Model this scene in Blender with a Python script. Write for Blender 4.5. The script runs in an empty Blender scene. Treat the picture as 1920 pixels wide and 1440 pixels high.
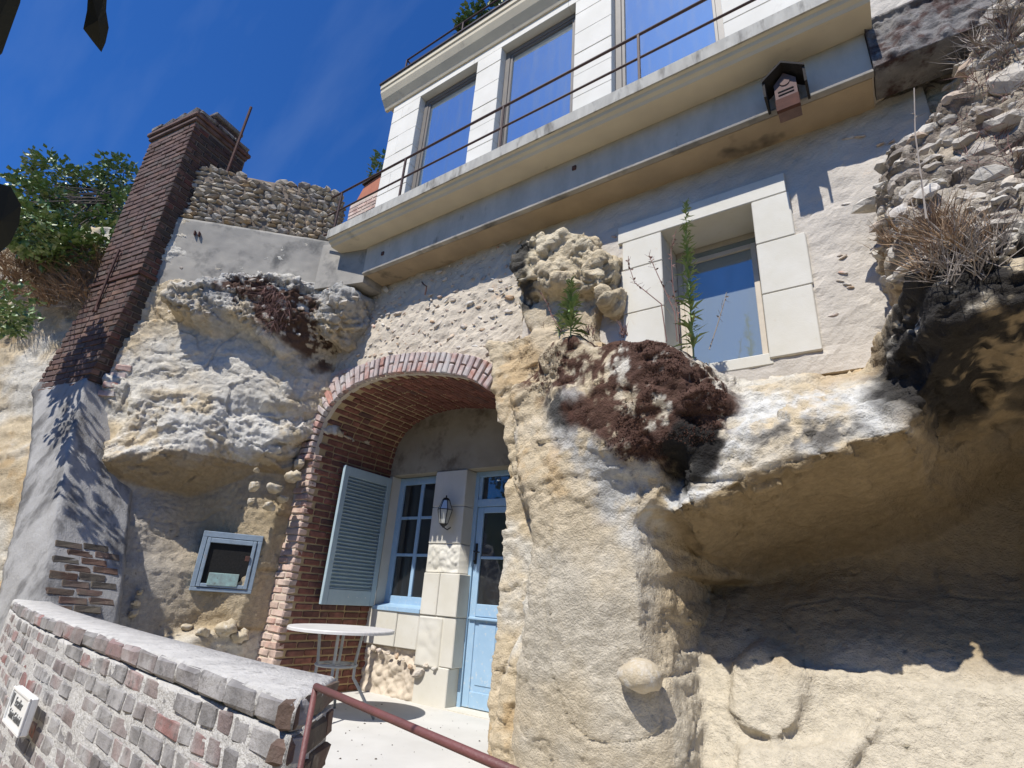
# Troglodyte house in a limestone cliff, Loire valley.  X runs along the facade to the right,
# Y into the cliff, Z up; the eye of the photographer is the origin, the terrace lies 1.066 m below it.
import bpy, bmesh, math, random
import numpy as np
from mathutils import Vector, Matrix
from mathutils.bvhtree import BVHTree
random.seed(11)
rng = np.random.default_rng(11)
scene = bpy.context.scene
COL = scene.collection
R_ = math.radians

# ------------------------------------------------------------------ camera
YAW, PITCH, ROLL, FPX = 0.62294, 0.37613, 0.06945, 1017.25
fwd = Vector((-math.sin(YAW)*math.cos(PITCH), math.cos(YAW)*math.cos(PITCH), math.sin(PITCH)))
ri = Vector((math.cos(YAW), math.sin(YAW), 0)); up = ri.cross(fwd)
rgt = ri*math.cos(ROLL) + up*math.sin(ROLL); upv = up*math.cos(ROLL) - ri*math.sin(ROLL)
cam = bpy.data.cameras.new('camera'); camo = bpy.data.objects.new('camera', cam); COL.objects.link(camo)
M4 = Matrix.Identity(4)
for i in range(3):
    M4[i][0] = rgt[i]; M4[i][1] = upv[i]; M4[i][2] = -fwd[i]
camo.matrix_world = M4
cam.sensor_fit = 'HORIZONTAL'; cam.sensor_width = 36; cam.lens = FPX/1920*36
cam.clip_start = 0.05; cam.clip_end = 3000
scene.camera = camo

# ------------------------------------------------------------------ sky, sun, exposure
SUN_EL, SUN_AZ = R_(53.2), R_(2.0)          # azimuth from the facade normal, towards the left
world = bpy.data.worlds.new('World'); scene.world = world; world.use_nodes = True
wn = world.node_tree.nodes; wl = world.node_tree.links
bg = wn['Background']
sky = wn.new('ShaderNodeTexSky'); sky.sky_type = 'NISHITA'; sky.sun_disc = False
sky.sun_elevation = SUN_EL; sky.sun_rotation = math.pi + SUN_AZ
sky.air_density = 1.0; sky.dust_density = 0.25; sky.ozone_density = 4.5; sky.altitude = 200
# a little thin cirrus, streaked
tc = wn.new('ShaderNodeTexCoord'); mp = wn.new('ShaderNodeMapping')
mp.inputs['Rotation'].default_value = (0.5, 0.35, 0.6); mp.inputs['Scale'].default_value = (1.2, 7.0, 3.0)
nz = wn.new('ShaderNodeTexNoise'); nz.inputs['Scale'].default_value = 1.7; nz.inputs['Detail'].default_value = 6
cr = wn.new('ShaderNodeValToRGB'); cr.color_ramp.elements[0].position = 0.50; cr.color_ramp.elements[1].position = 0.95
cr.color_ramp.elements[1].color = (0.13, 0.13, 0.13, 1)
mx = wn.new('ShaderNodeMixRGB'); mx.inputs[2].default_value = (3.6, 4.6, 6.0, 1)
hs = wn.new('ShaderNodeMixRGB'); hs.blend_type = 'MULTIPLY'; hs.inputs[0].default_value = 1.0; hs.inputs[2].default_value = (0.27, 0.66, 1.20, 1)   # deep polarised-looking blue
wl.new(tc.outputs['Generated'], mp.inputs[0]); wl.new(mp.outputs[0], nz.inputs[0]); wl.new(nz.outputs[0], cr.inputs[0])
wl.new(sky.outputs[0], hs.inputs[1])
wl.new(cr.outputs[0], mx.inputs[0]); wl.new(hs.outputs[0], mx.inputs[1]); wl.new(mx.outputs[0], bg.inputs[0])
bg.inputs[1].default_value = 0.095
sl = bpy.data.lights.new('sun', 'SUN'); sl.energy = 4.5; sl.angle = R_(0.53); sl.color = (1.0, 0.965, 0.905)
so = bpy.data.objects.new('sun', sl); COL.objects.link(so)
sdir = Vector((math.sin(SUN_AZ)*math.cos(SUN_EL), math.cos(SUN_AZ)*math.cos(SUN_EL), -math.sin(SUN_EL)))
so.rotation_euler = sdir.to_track_quat('-Z', 'Y').to_euler(); so.location = (-2, -20, 30)
vs = scene.view_settings
vs.view_transform = 'Standard'; vs.look = 'None'; vs.gamma = 1.0; vs.exposure = 0.42; vs.use_curve_mapping = False

# ------------------------------------------------------------------ helpers: survey points
def ray(px, py):
    a = (px-960)/FPX; b = (py-720)/FPX
    return rgt*a - upv*b + fwd
def P(px, py, Y=None, Z=None, X=None):
    """survey: the point on the ray through a picture point at a given real depth, height or side distance"""
    d = ray(px, py)
    k = Y/d.y if Y is not None else (Z/d.z if Z is not None else X/d.x)
    return d*k
def Pp(px, py, A, B, off=0.0):
    """point on the vertical plane through plan points A, B (offset towards the viewer)"""
    d = ray(px, py); u = Vector((B[0]-A[0], B[1]-A[1], 0)).normalized(); n = Vector((-u.y, u.x, 0))
    if n.dot(Vector((A[0], A[1], 0))) > 0: n = -n
    A3 = Vector((A[0], A[1], 0)) + n*off
    return d*(A3.dot(n)/d.dot(n))

# ------------------------------------------------------------------ helpers: numpy noise
def _h(ix, iy, iz, s=0):
    h = (ix.astype(np.uint32)*np.uint32(374761393) + iy.astype(np.uint32)*np.uint32(668265263)
         + iz.astype(np.uint32)*np.uint32(2147483647) + np.uint32((s*1274126177) & 0xffffffff))
    h = (h ^ (h >> np.uint32(13)))*np.uint32(1274126177); h = (h ^ (h >> np.uint32(16)))*np.uint32(2246822519)
    h ^= h >> np.uint32(15)
    return h.astype(np.float32)/np.float32(4294967295.0)
def vnoise(p, s=0):
    i = np.floor(p).astype(np.int64); f = (p-i).astype(np.float32); w = f*f*f*(f*(f*6-15)+10)
    r = 0
    for dx in (0, 1):
        wx = w[:, 0] if dx else 1-w[:, 0]
        for dy in (0, 1):
            wy = w[:, 1] if dy else 1-w[:, 1]
            for dz in (0, 1):
                wz = w[:, 2] if dz else 1-w[:, 2]
                r = r + wx*wy*wz*_h(i[:, 0]+dx, i[:, 1]+dy, i[:, 2]+dz, s)
    return r*2-1
def fbm(p, sc, o=4, s=0, g=0.5):
    a = 1.0; r = 0; t = 0
    for k in range(o):
        r = r + a*vnoise(p*sc + 17.3*k, s+k); t += a; a *= g; sc *= 2.03
    return r/t
def ridged(p, sc, o=4, s=0):
    a = 1.0; r = 0; t = 0
    for k in range(o):
        r = r + a*(1-2*np.abs(vnoise(p*sc + 9.1*k, s+k))); t += a; a *= 0.5; sc *= 2.1
    return r/t
def worley(p, sc, s=0):
    q = p*sc; i = np.floor(q).astype(np.int64); f1 = np.full(len(p), 9.0, np.float32); f2 = f1.copy(); cid = np.zeros(len(p), np.float32)
    for dx in (-1, 0, 1):
        for dy in (-1, 0, 1):
            for dz in (-1, 0, 1):
                a, b, c = i[:, 0]+dx, i[:, 1]+dy, i[:, 2]+dz
                d = np.sqrt((a+_h(a, b, c, s)-q[:, 0])**2 + (b+_h(a, b, c, s+1)-q[:, 1])**2 + (c+_h(a, b, c, s+2)-q[:, 2])**2)
                n = d < f1; f2 = np.where(n, f1, np.minimum(f2, d)); cid = np.where(n, _h(a, b, c, s+3), cid); f1 = np.where(n, d, f1)
    return f1, f2, cid
def facets(p, sc, s=0):
    """every cell a tilted plane: fractured faces with sharp arrises"""
    q = p*sc; i = np.floor(q).astype(np.int64); f1 = np.full(len(p), 9.0, np.float32); val = np.zeros(len(p), np.float32)
    for dx in (-1, 0, 1):
        for dy in (-1, 0, 1):
            for dz in (-1, 0, 1):
                a, b, c = i[:, 0]+dx, i[:, 1]+dy, i[:, 2]+dz
                ex, ey, ez = q[:, 0]-a-_h(a, b, c, s), q[:, 1]-b-_h(a, b, c, s+1), q[:, 2]-c-_h(a, b, c, s+2)
                d = ex*ex+ey*ey+ez*ez; n = d < f1
                v = ex*(_h(a, b, c, s+4)-.5)+ey*(_h(a, b, c, s+5)-.5)+ez*(_h(a, b, c, s+6)-.3)+.35*(_h(a, b, c, s+7)-.5)
                val = np.where(n, v, val); f1 = np.where(n, d, f1)
    return val
def sstep(a, b, x):
    t = np.clip((x-a)/(b-a), 0, 1); return t*t*(3-2*t)

# ------------------------------------------------------------------ helpers: materials
def nodes_of(name):
    m = bpy.data.materials.new(name); m.use_nodes = True
    nt = m.node_tree; return m, nt.nodes, nt.links, nt.nodes['Principled BSDF']
def M(name, c1, c2=None, s=6.0, c3=None, s3=25.0, t3=(0.55, 0.7), rough=0.9, bump=0.35, bs=60.0, rnd=None, attr=None,
      metal=0.0, spec=0.3, rndamt=0.85, stretch=None, obj_coord=False, bdist=0.01):
    m, n, l, b = nodes_of(name)
    b.inputs['Roughness'].default_value = rough; b.inputs['Metallic'].default_value = metal
    b.inputs['Specular IOR Level'].default_value = spec
    if obj_coord: co = n.new('ShaderNodeTexCoord').outputs['Object']
    else: co = n.new('ShaderNodeNewGeometry').outputs['Position']
    if stretch:
        mpn = n.new('ShaderNodeMapping'); mpn.inputs['Scale'].default_value = stretch; l.new(co, mpn.inputs[0]); co = mpn.outputs[0]
    def noise(sc, det=3, ro=0.6):
        t = n.new('ShaderNodeTexNoise'); t.inputs['Scale'].default_value = sc; t.inputs['Detail'].default_value = det
        t.inputs['Roughness'].default_value = ro; l.new(co, t.inputs['Vector']); return t.outputs['Fac']
    def mix(f, a, bb, mode='MIX'):
        x = n.new('ShaderNodeMixRGB'); x.blend_type = mode
        for k, v in ((0, f), (1, a), (2, bb)):
            if isinstance(v, (int, float)): x.inputs[k].default_value = v
            elif isinstance(v, tuple): x.inputs[k].default_value = (*v, 1)
            else: l.new(v, x.inputs[k])
        return x.outputs[0]
    def ramp(f, a, bb):
        r = n.new('ShaderNodeMapRange'); r.inputs['From Min'].default_value = a; r.inputs['From Max'].default_value = bb
        l.new(f, r.inputs['Value']); return r.outputs['Result']
    if attr:
        a = n.new('ShaderNodeAttribute'); a.attribute_name = attr; col = a.outputs['Color']
        v = ramp(noise(s), 0.3, 0.7); col = mix(1.0, col, mix(v, (0.84, 0.835, 0.82), (1.12, 1.115, 1.10)), 'MULTIPLY')
    elif rnd:
        oi = n.new('ShaderNodeObjectInfo'); cr_ = n.new('ShaderNodeValToRGB'); cr_.color_ramp.interpolation = 'LINEAR'
        e = cr_.color_ramp.elements
        while len(e) < len(rnd): e.new(0.5)
        for k, c in enumerate(rnd):
            e[k].position = k/(len(rnd)-1); e[k].color = (*c, 1)
        l.new(oi.outputs['Random'], cr_.inputs[0]); col = cr_.outputs[0]
        v = ramp(noise(s), 0.3, 0.7); col = mix(1.0, col, mix(v, (0.62, 0.62, 0.62), (1.25, 1.25, 1.25)), 'MULTIPLY')
        if c2: col = mix(ramp(noise(s*0.6, 3), 0.45, 0.68), col, c2)
    else:
        col = mix(ramp(noise(s), 0.32, 0.68), c1, c2 or tuple(x*0.8 for x in c1))
    if c3: col = mix(ramp(noise(s3, 4, 0.65), *t3), col, c3)
    l.new(col, b.inputs['Base Color'])
    if bump:
        bp = n.new('ShaderNodeBump'); bp.inputs['Strength'].default_value = bump; bp.inputs['Distance'].default_value = bdist
        h = mix(0.5, noise(bs, 4, 0.65), noise(bs*0.22, 4))
        l.new(h, bp.inputs['Height']); l.new(bp.outputs[0], b.inputs['Normal'])
    return m
MAT = {}
MAT['cliff'] = None   # below
MAT['conc'] = M('old concrete', (0.37, 0.34, 0.29), (0.24, 0.225, 0.20), 2.2, (0.12, 0.115, 0.105), 3.0, (0.50, 0.68), bump=0.5, bs=90)
MAT['mossconc'] = M('mossy pitted concrete', (0.22, 0.205, 0.19), (0.13, 0.12, 0.115), 9, (0.06, 0.035, 0.03), 5.0, (0.50, 0.62), bump=1.0, bs=60, bdist=0.02)
MAT['beam'] = M('grey concrete', (0.54, 0.47, 0.38), (0.42, 0.37, 0.30), 2.5, (0.09, 0.08, 0.07), 1.6, (0.60, 0.78), bump=0.5, bs=90, stretch=(2.2, 2.2, .9))
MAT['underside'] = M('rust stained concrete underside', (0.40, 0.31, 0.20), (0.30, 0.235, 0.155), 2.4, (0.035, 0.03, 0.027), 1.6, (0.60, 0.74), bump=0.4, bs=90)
MAT['streaked'] = M('rain streaked concrete edge', (0.44, 0.42, 0.37), (0.32, 0.305, 0.27), 3.0, (0.13, 0.12, 0.105), 2.2, (0.52, 0.68), bump=0.6, bs=80, stretch=(3.5, 3.5, 1.0))
MAT['soffit'] = M('cream painted concrete', (0.60, 0.53, 0.39), (0.50, 0.44, 0.33), 2.0, (0.16, 0.14, 0.115), 2.1, (0.62, 0.80), bump=0.15, bs=120)
MAT['limestone'] = M('cut limestone', (0.60, 0.575, 0.51), (0.54, 0.51, 0.43), 3.0, (0.52, 0.46, 0.36), 14, (0.62, 0.8), bump=0.22, bs=130)
MAT['ashlar'] = M('pale ashlar', (0.68, 0.65, 0.58), (0.60, 0.57, 0.50), 2.0, (0.50, 0.47, 0.41), 3.5, (0.62, 0.8), bump=0.12, bs=120, rnd=None)
MAT['render'] = M('rough lime render', (0.56, 0.49, 0.39), (0.46, 0.40, 0.315), 3.5, (0.60, 0.42, 0.27), 5.0, (0.64, 0.8), bump=0.9, bs=55, bdist=0.02)
MAT['plaster'] = M('grey render', (0.53, 0.48, 0.41), (0.43, 0.39, 0.335), 3.0, (0.55, 0.40, 0.27), 4.0, (0.68, 0.84), bump=0.8, bs=60, bdist=0.015)
MAT['terrace'] = M('worn pale concrete', (0.56, 0.545, 0.51), (0.49, 0.475, 0.44), 2.0, (0.20, 0.18, 0.16), 38, (0.70, 0.76), bump=0.15, bs=80)
MAT['ground'] = M('gravel ground', (0.46, 0.385, 0.28), (0.37, 0.31, 0.225), 3.0, bump=0.6, bs=40)
MAT['tympanum'] = M('smoke browned limestone', (0.36, 0.32, 0.245), (0.27, 0.235, 0.175), 2.5, (0.13, 0.10, 0.07), 2.6, (0.52, 0.70), bump=0.3, bs=80)  # darker and browner than the other alcove stone
MAT['mortar'] = M('ochre lime mortar', (0.42, 0.31, 0.17), (0.34, 0.25, 0.14), 9, bump=0.6, bs=120)
MAT['mortar_pale'] = M('pale mortar', (0.55, 0.53, 0.495), (0.43, 0.415, 0.39), 9, (0.24, 0.23, 0.22), 22, (0.56, 0.72), bump=1.0, bs=70, bdist=0.02)
MAT['mortar_cream'] = M('cream mortar', (0.58, 0.50, 0.40), (0.48, 0.41, 0.32), 9, bump=0.7, bs=100)  # cream mortar of the arch front, footing and garden pier
MAT['mortar_dark'] = M('dark mortar', (0.19, 0.16, 0.13), (0.12, 0.10, 0.085), 9, bump=0.6, bs=100)
MAT['brick_vault'] = M('vault brick', (0.3, 0.1, 0.07), None, 14, (0.33, 0.26, 0.17), 18, (0.66, 0.8), bump=0.5, bs=110,
    rnd=[(0.12, 0.055, 0.043), (0.22, 0.088, 0.065), (0.16, 0.068, 0.05), (0.25, 0.105, 0.075), (0.09, 0.052, 0.046), (0.20, 0.09, 0.068)])
MAT['brick_ring'] = M('arch brick', (0.4, 0.25, 0.2), (0.46, 0.42, 0.39), 10, (0.56, 0.53, 0.48), 22, (0.60, 0.72), bump=0.5, bs=100,
    rnd=[(0.46, 0.39, 0.36), (0.44, 0.27, 0.22), (0.48, 0.41, 0.38), (0.38, 0.27, 0.24), (0.43, 0.22, 0.17), (0.42, 0.34, 0.32)])
MAT['brick_jamb'] = M('jamb brick', (0.5, 0.3, 0.22), (0.55, 0.42, 0.34), 9, (0.55, 0.48, 0.38), 20, (0.58, 0.74), bump=0.6, bs=90,
    rnd=[(0.52, 0.38, 0.31), (0.46, 0.29, 0.23), (0.54, 0.43, 0.36), (0.44, 0.32, 0.26), (0.50, 0.40, 0.34)])
MAT['brick_par'] = M('lichened brick', (0.3, 0.28, 0.26), (0.36, 0.345, 0.33), 8, (0.13, 0.125, 0.12), 26, (0.55, 0.72), bump=0.9, bs=80,
    rnd=[(0.19, 0.18, 0.175), (0.32, 0.305, 0.295), (0.21, 0.195, 0.19), (0.27, 0.13, 0.115), (0.32, 0.305, 0.29), (0.16, 0.15, 0.145), (0.25, 0.20, 0.185), (0.23, 0.215, 0.205)])
MAT['brick_end'] = M('dark brown brick', (0.10, 0.08, 0.06), (0.14, 0.12, 0.09), 8, (0.24, 0.20, 0.15), 18, (0.62, 0.78), bump=0.9, bs=80,
    rnd=[(0.07, 0.06, 0.05), (0.13, 0.075, 0.055), (0.10, 0.09, 0.075), (0.16, 0.10, 0.08)])  # darker than the parapet brick, for its end face and the buttress
MAT['brick_chim'] = M('chimney brick', (0.2, 0.09, 0.07), (0.13, 0.085, 0.075), 8, (0.24, 0.20, 0.17), 20, (0.64, 0.8), bump=0.6, bs=90,
    rnd=[(0.085, 0.052, 0.043), (0.12, 0.066, 0.053), (0.075, 0.055, 0.048), (0.16, 0.095, 0.07), (0.10, 0.058, 0.048), (0.11, 0.088, 0.075)])
MAT['brick_side'] = M('shaded chimney brick', (0.05, 0.04, 0.035), (0.045, 0.04, 0.035), 8, (0.11, 0.09, 0.075), 20, (0.64, 0.8), bump=0.6, bs=90,
    rnd=[(0.05, 0.042, 0.038), (0.09, 0.05, 0.04), (0.04, 0.036, 0.034), (0.13, 0.05, 0.04)])  # darker copy of the chimney brick, side shade put into the colour
MAT['cement_dark'] = M('grey cement render', (0.36, 0.35, 0.335), (0.25, 0.245, 0.235), 3.0, (0.13, 0.125, 0.12), 3.0, (0.50, 0.66), bump=0.9, bs=60, stretch=(1.6, 1.6, .7), bdist=0.02)
MAT['blue'] = M('pale blue paint', (0.31, 0.45, 0.585), (0.27, 0.405, 0.54), 5, (0.50, 0.53, 0.53), 30, (0.58, 0.74), rough=0.45, bump=0.06, bs=50, spec=0.4)
MAT['bluegrey'] = M('grey blue shutter paint', (0.36, 0.45, 0.48), (0.31, 0.40, 0.435), 6, (0.42, 0.45, 0.45), 34, (0.58, 0.74), rough=0.5, bump=0.06, bs=60, spec=0.4)
MAT['bluevent'] = M('weathered blue paint', (0.26, 0.33, 0.40), (0.20, 0.25, 0.30), 9, (0.30, 0.25, 0.20), 16, (0.60, 0.74), rough=0.7, bump=0.4, bs=70)
MAT['ventplate'] = M('verdigris plate', (0.28, 0.42, 0.40), (0.22, 0.27, 0.26), 18, (0.12, 0.10, 0.08), 30, (0.60, 0.75), rough=0.6, bump=0.3, bs=60)
MAT['rust'] = M('rusty iron', (0.10, 0.045, 0.035), (0.065, 0.035, 0.03), 20, (0.16, 0.07, 0.035), 40, (0.6, 0.75), rough=0.8, bump=0.4, bs=150)
MAT['rail'] = M('red oxide painted steel', (0.17, 0.06, 0.055), (0.12, 0.05, 0.045), 14, (0.30, 0.25, 0.23), 50, (0.70, 0.8), rough=0.55, bump=0.3, bs=150, spec=0.5)
MAT['railing'] = M('brown painted railing', (0.075, 0.042, 0.035), (0.06, 0.036, 0.03), 14, None, rough=0.6, bump=0.2, bs=150)
MAT['frame'] = M('grey brown window frame', (0.17, 0.15, 0.13), (0.14, 0.125, 0.11), 6, None, rough=0.5, bump=0.05)
MAT['cream'] = M('cream window paint', (0.55, 0.48, 0.38), (0.46, 0.40, 0.32), 8, None, rough=0.5, bump=0.1)
MAT['black'] = M('black iron', (0.02, 0.02, 0.02), (0.015, 0.015, 0.015), 6, None, rough=0.5, bump=0.1)
MAT['dark'] = M('dark interior', (0.012, 0.011, 0.010), (0.009, 0.008, 0.008), 3, None, rough=1.0, bump=0)
MAT['mesh'] = M('black wire mesh', (0.016, 0.015, 0.014), (0.006, 0.006, 0.006), 60, None, rough=0.8, bump=0.5, bs=300)
MAT['table'] = M('grey metal table', (0.62, 0.60, 0.58), (0.54, 0.52, 0.50), 5, (0.30, 0.26, 0.22), 60, (0.72, 0.8), rough=0.5, bump=0.06, bs=60, spec=0.4)
MAT['tableleg'] = M('grey galvanised tube', (0.36, 0.37, 0.37), (0.28, 0.29, 0.29), 12, (0.18, 0.15, 0.12), 50, (0.66, 0.8), rough=0.5, bump=0.1, bs=90, spec=0.5)
MAT['moss'] = M('red brown moss', (0.115, 0.054, 0.036), (0.06, 0.030, 0.022), 20, (0.11, 0.075, 0.035), 12, (0.62, 0.78), rough=1.0, bump=0)
MAT['wood_old'] = M('weathered wood', (0.17, 0.115, 0.10), (0.11, 0.075, 0.07), 12, None, bump=0.4, bs=80, stretch=(1, 1, 0.25))
MAT['wood_red'] = M('red brown wood', (0.085, 0.035, 0.024), (0.06, 0.027, 0.02), 14, None, bump=0.3, bs=80)
MAT['wood_dark'] = M('dark roof boards', (0.030, 0.026, 0.024), (0.02, 0.018, 0.017), 14, None, bump=0.4, bs=80)
MAT['terracotta'] = M('terracotta', (0.42, 0.16, 0.09), (0.34, 0.13, 0.08), 8, None, bump=0.2, bs=60)
MAT['flint'] = M('field stone', (0.4, 0.35, 0.28), (0.30, 0.28, 0.25), 12, (0.10, 0.07, 0.05), 14, (0.60, 0.74), bump=0.7, bs=50, obj_coord=False,
    rnd=[(0.42, 0.38, 0.31), (0.30, 0.25, 0.19), (0.50, 0.46, 0.39), (0.38, 0.27, 0.15), (0.24, 0.21, 0.19), (0.46, 0.40, 0.30)])
MAT['flint_bed'] = M('dark stone bedding', (0.20, 0.16, 0.12), (0.13, 0.10, 0.08), 14, (0.30, 0.25, 0.18), 20, (0.6, 0.75), bump=0.9, bs=60)
MAT['pebble'] = M('rubble stone', (0.5, 0.42, 0.32), (0.55, 0.52, 0.47), 12, None, bump=0.6, bs=70,
    rnd=[(0.56, 0.52, 0.45), (0.46, 0.31, 0.19), (0.60, 0.57, 0.51), (0.50, 0.38, 0.26), (0.42, 0.36, 0.30), (0.48, 0.30, 0.22)])
MAT['chunk'] = M('weathered limestone chunk', (0.5, 0.48, 0.44), (0.42, 0.39, 0.34), 7, (0.13, 0.105, 0.09), 9, (0.60, 0.74), bump=1.0, bs=30, bdist=0.02,
    rnd=[(0.56, 0.51, 0.43), (0.40, 0.35, 0.29), (0.60, 0.56, 0.48), (0.28, 0.235, 0.195), (0.52, 0.47, 0.39), (0.46, 0.35, 0.26)])
MAT['lump'] = M('cream rock lump', (0.50, 0.43, 0.32), (0.40, 0.33, 0.22), 9, (0.56, 0.53, 0.47), 16, (0.5, 0.7), bump=0.8, bs=50, bdist=0.02)
MAT['leaf'] = M('bush leaf', (0.13, 0.20, 0.05), (0.08, 0.14, 0.035), 9, (0.26, 0.27, 0.10), 12, (0.54, 0.66), rough=0.38, bump=0, spec=0.6)
MAT['leafdark'] = M('leaf with painted shade', (0.010, 0.012, 0.008), (0.006, 0.007, 0.005), 9, None, rough=0.7, bump=0)  # near-black colour stands in for shade on these leaves
MAT['weed'] = M('green weed', (0.19, 0.26, 0.10), (0.13, 0.20, 0.07), 20, (0.32, 0.30, 0.15), 22, (0.55, 0.68), rough=0.6, bump=0)
MAT['dry'] = M('dry grass', (0.36, 0.25, 0.15), (0.26, 0.17, 0.11), 12, None, rough=0.9, bump=0)
MAT['dryred'] = M('dry reddish weed', (0.22, 0.12, 0.10), (0.16, 0.10, 0.085), 12, None, rough=0.9, bump=0)
MAT['drygrey'] = M('dead grey stem', (0.34, 0.30, 0.26), (0.24, 0.20, 0.17), 12, None, rough=0.9, bump=0)
MAT['bark'] = M('bark', (0.09, 0.07, 0.055), (0.06, 0.05, 0.04), 12, None, bump=0.6, bs=60)
MAT['plaque'] = M('white enamel plaque', (0.78, 0.78, 0.76), (0.72, 0.72, 0.70), 10, None, rough=0.3, bump=0.02, spec=0.5)
MAT['ink'] = M('grey lettering', (0.12, 0.12, 0.12), (0.10, 0.10, 0.10), 10, None, bump=0)
MAT['zinc'] = M('dark metal flashing', (0.035, 0.026, 0.028), (0.03, 0.022, 0.024), 10, None, rough=0.5, bump=0.1)
MAT['white'] = M('white window paint', (0.74, 0.73, 0.70), (0.68, 0.67, 0.64), 10, None, rough=0.4, bump=0.05)
def glass(name, base, refl, tint, rough=0.02):
    m, n, l, b = nodes_of(name)
    b.inputs['Base Color'].default_value = (*base, 1); b.inputs['Roughness'].default_value = 0.6
    g = n.new('ShaderNodeBsdfGlossy'); g.inputs['Roughness'].default_value = rough; g.inputs['Color'].default_value = (*tint, 1)
    nz = n.new('ShaderNodeTexNoise'); nz.inputs['Scale'].default_value = 1.3; nz.inputs['Detail'].default_value = 3
    bp = n.new('ShaderNodeBump'); bp.inputs['Strength'].default_value = 0.12; bp.inputs['Distance'].default_value = 0.05
    geo = n.new('ShaderNodeNewGeometry'); l.new(geo.outputs['Position'], nz.inputs['Vector']); l.new(nz.outputs[0], bp.inputs['Height']); l.new(bp.outputs[0], g.inputs['Normal'])
    # dust film: streaked
    mpn = n.new('ShaderNodeMapping'); mpn.inputs['Scale'].default_value = (9, 9, 1.2); l.new(geo.outputs['Position'], mpn.inputs[0])
    n2 = n.new('ShaderNodeTexNoise'); n2.inputs['Scale'].default_value = 1.5; n2.inputs['Detail'].default_value = 5; l.new(mpn.outputs[0], n2.inputs['Vector'])
    mr = n.new('ShaderNodeMapRange'); mr.inputs['From Min'].default_value = 0.45; mr.inputs['From Max'].default_value = 0.8
    mr.inputs['To Min'].default_value = refl; mr.inputs['To Max'].default_value = refl*0.72; l.new(n2.outputs[0], mr.inputs['Value'])
    mxs = n.new('ShaderNodeMixShader'); l.new(mr.outputs[0], mxs.inputs[0]); l.new(b.outputs[0], mxs.inputs[1]); l.new(g.outputs[0], mxs.inputs[2])
    l.new(mxs.outputs[0], n['Material Output'].inputs['Surface']); return m
MAT['glass'] = glass('coated window glass', (0.07, 0.11, 0.15), 0.70, (0.78, 0.90, 1.0))
MAT['glass2'] = glass('dusty window glass', (0.11, 0.145, 0.15), 0.20, (0.85, 0.95, 1.0))
MAT['glass3'] = glass('dark small pane', (0.006, 0.006, 0.006), 0.10, (0.9, 0.95, 1.0))
MAT['glass4'] = glass('lantern pane', (0.42, 0.42, 0.38), 0.12, (0.9, 0.95, 1.0))

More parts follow.
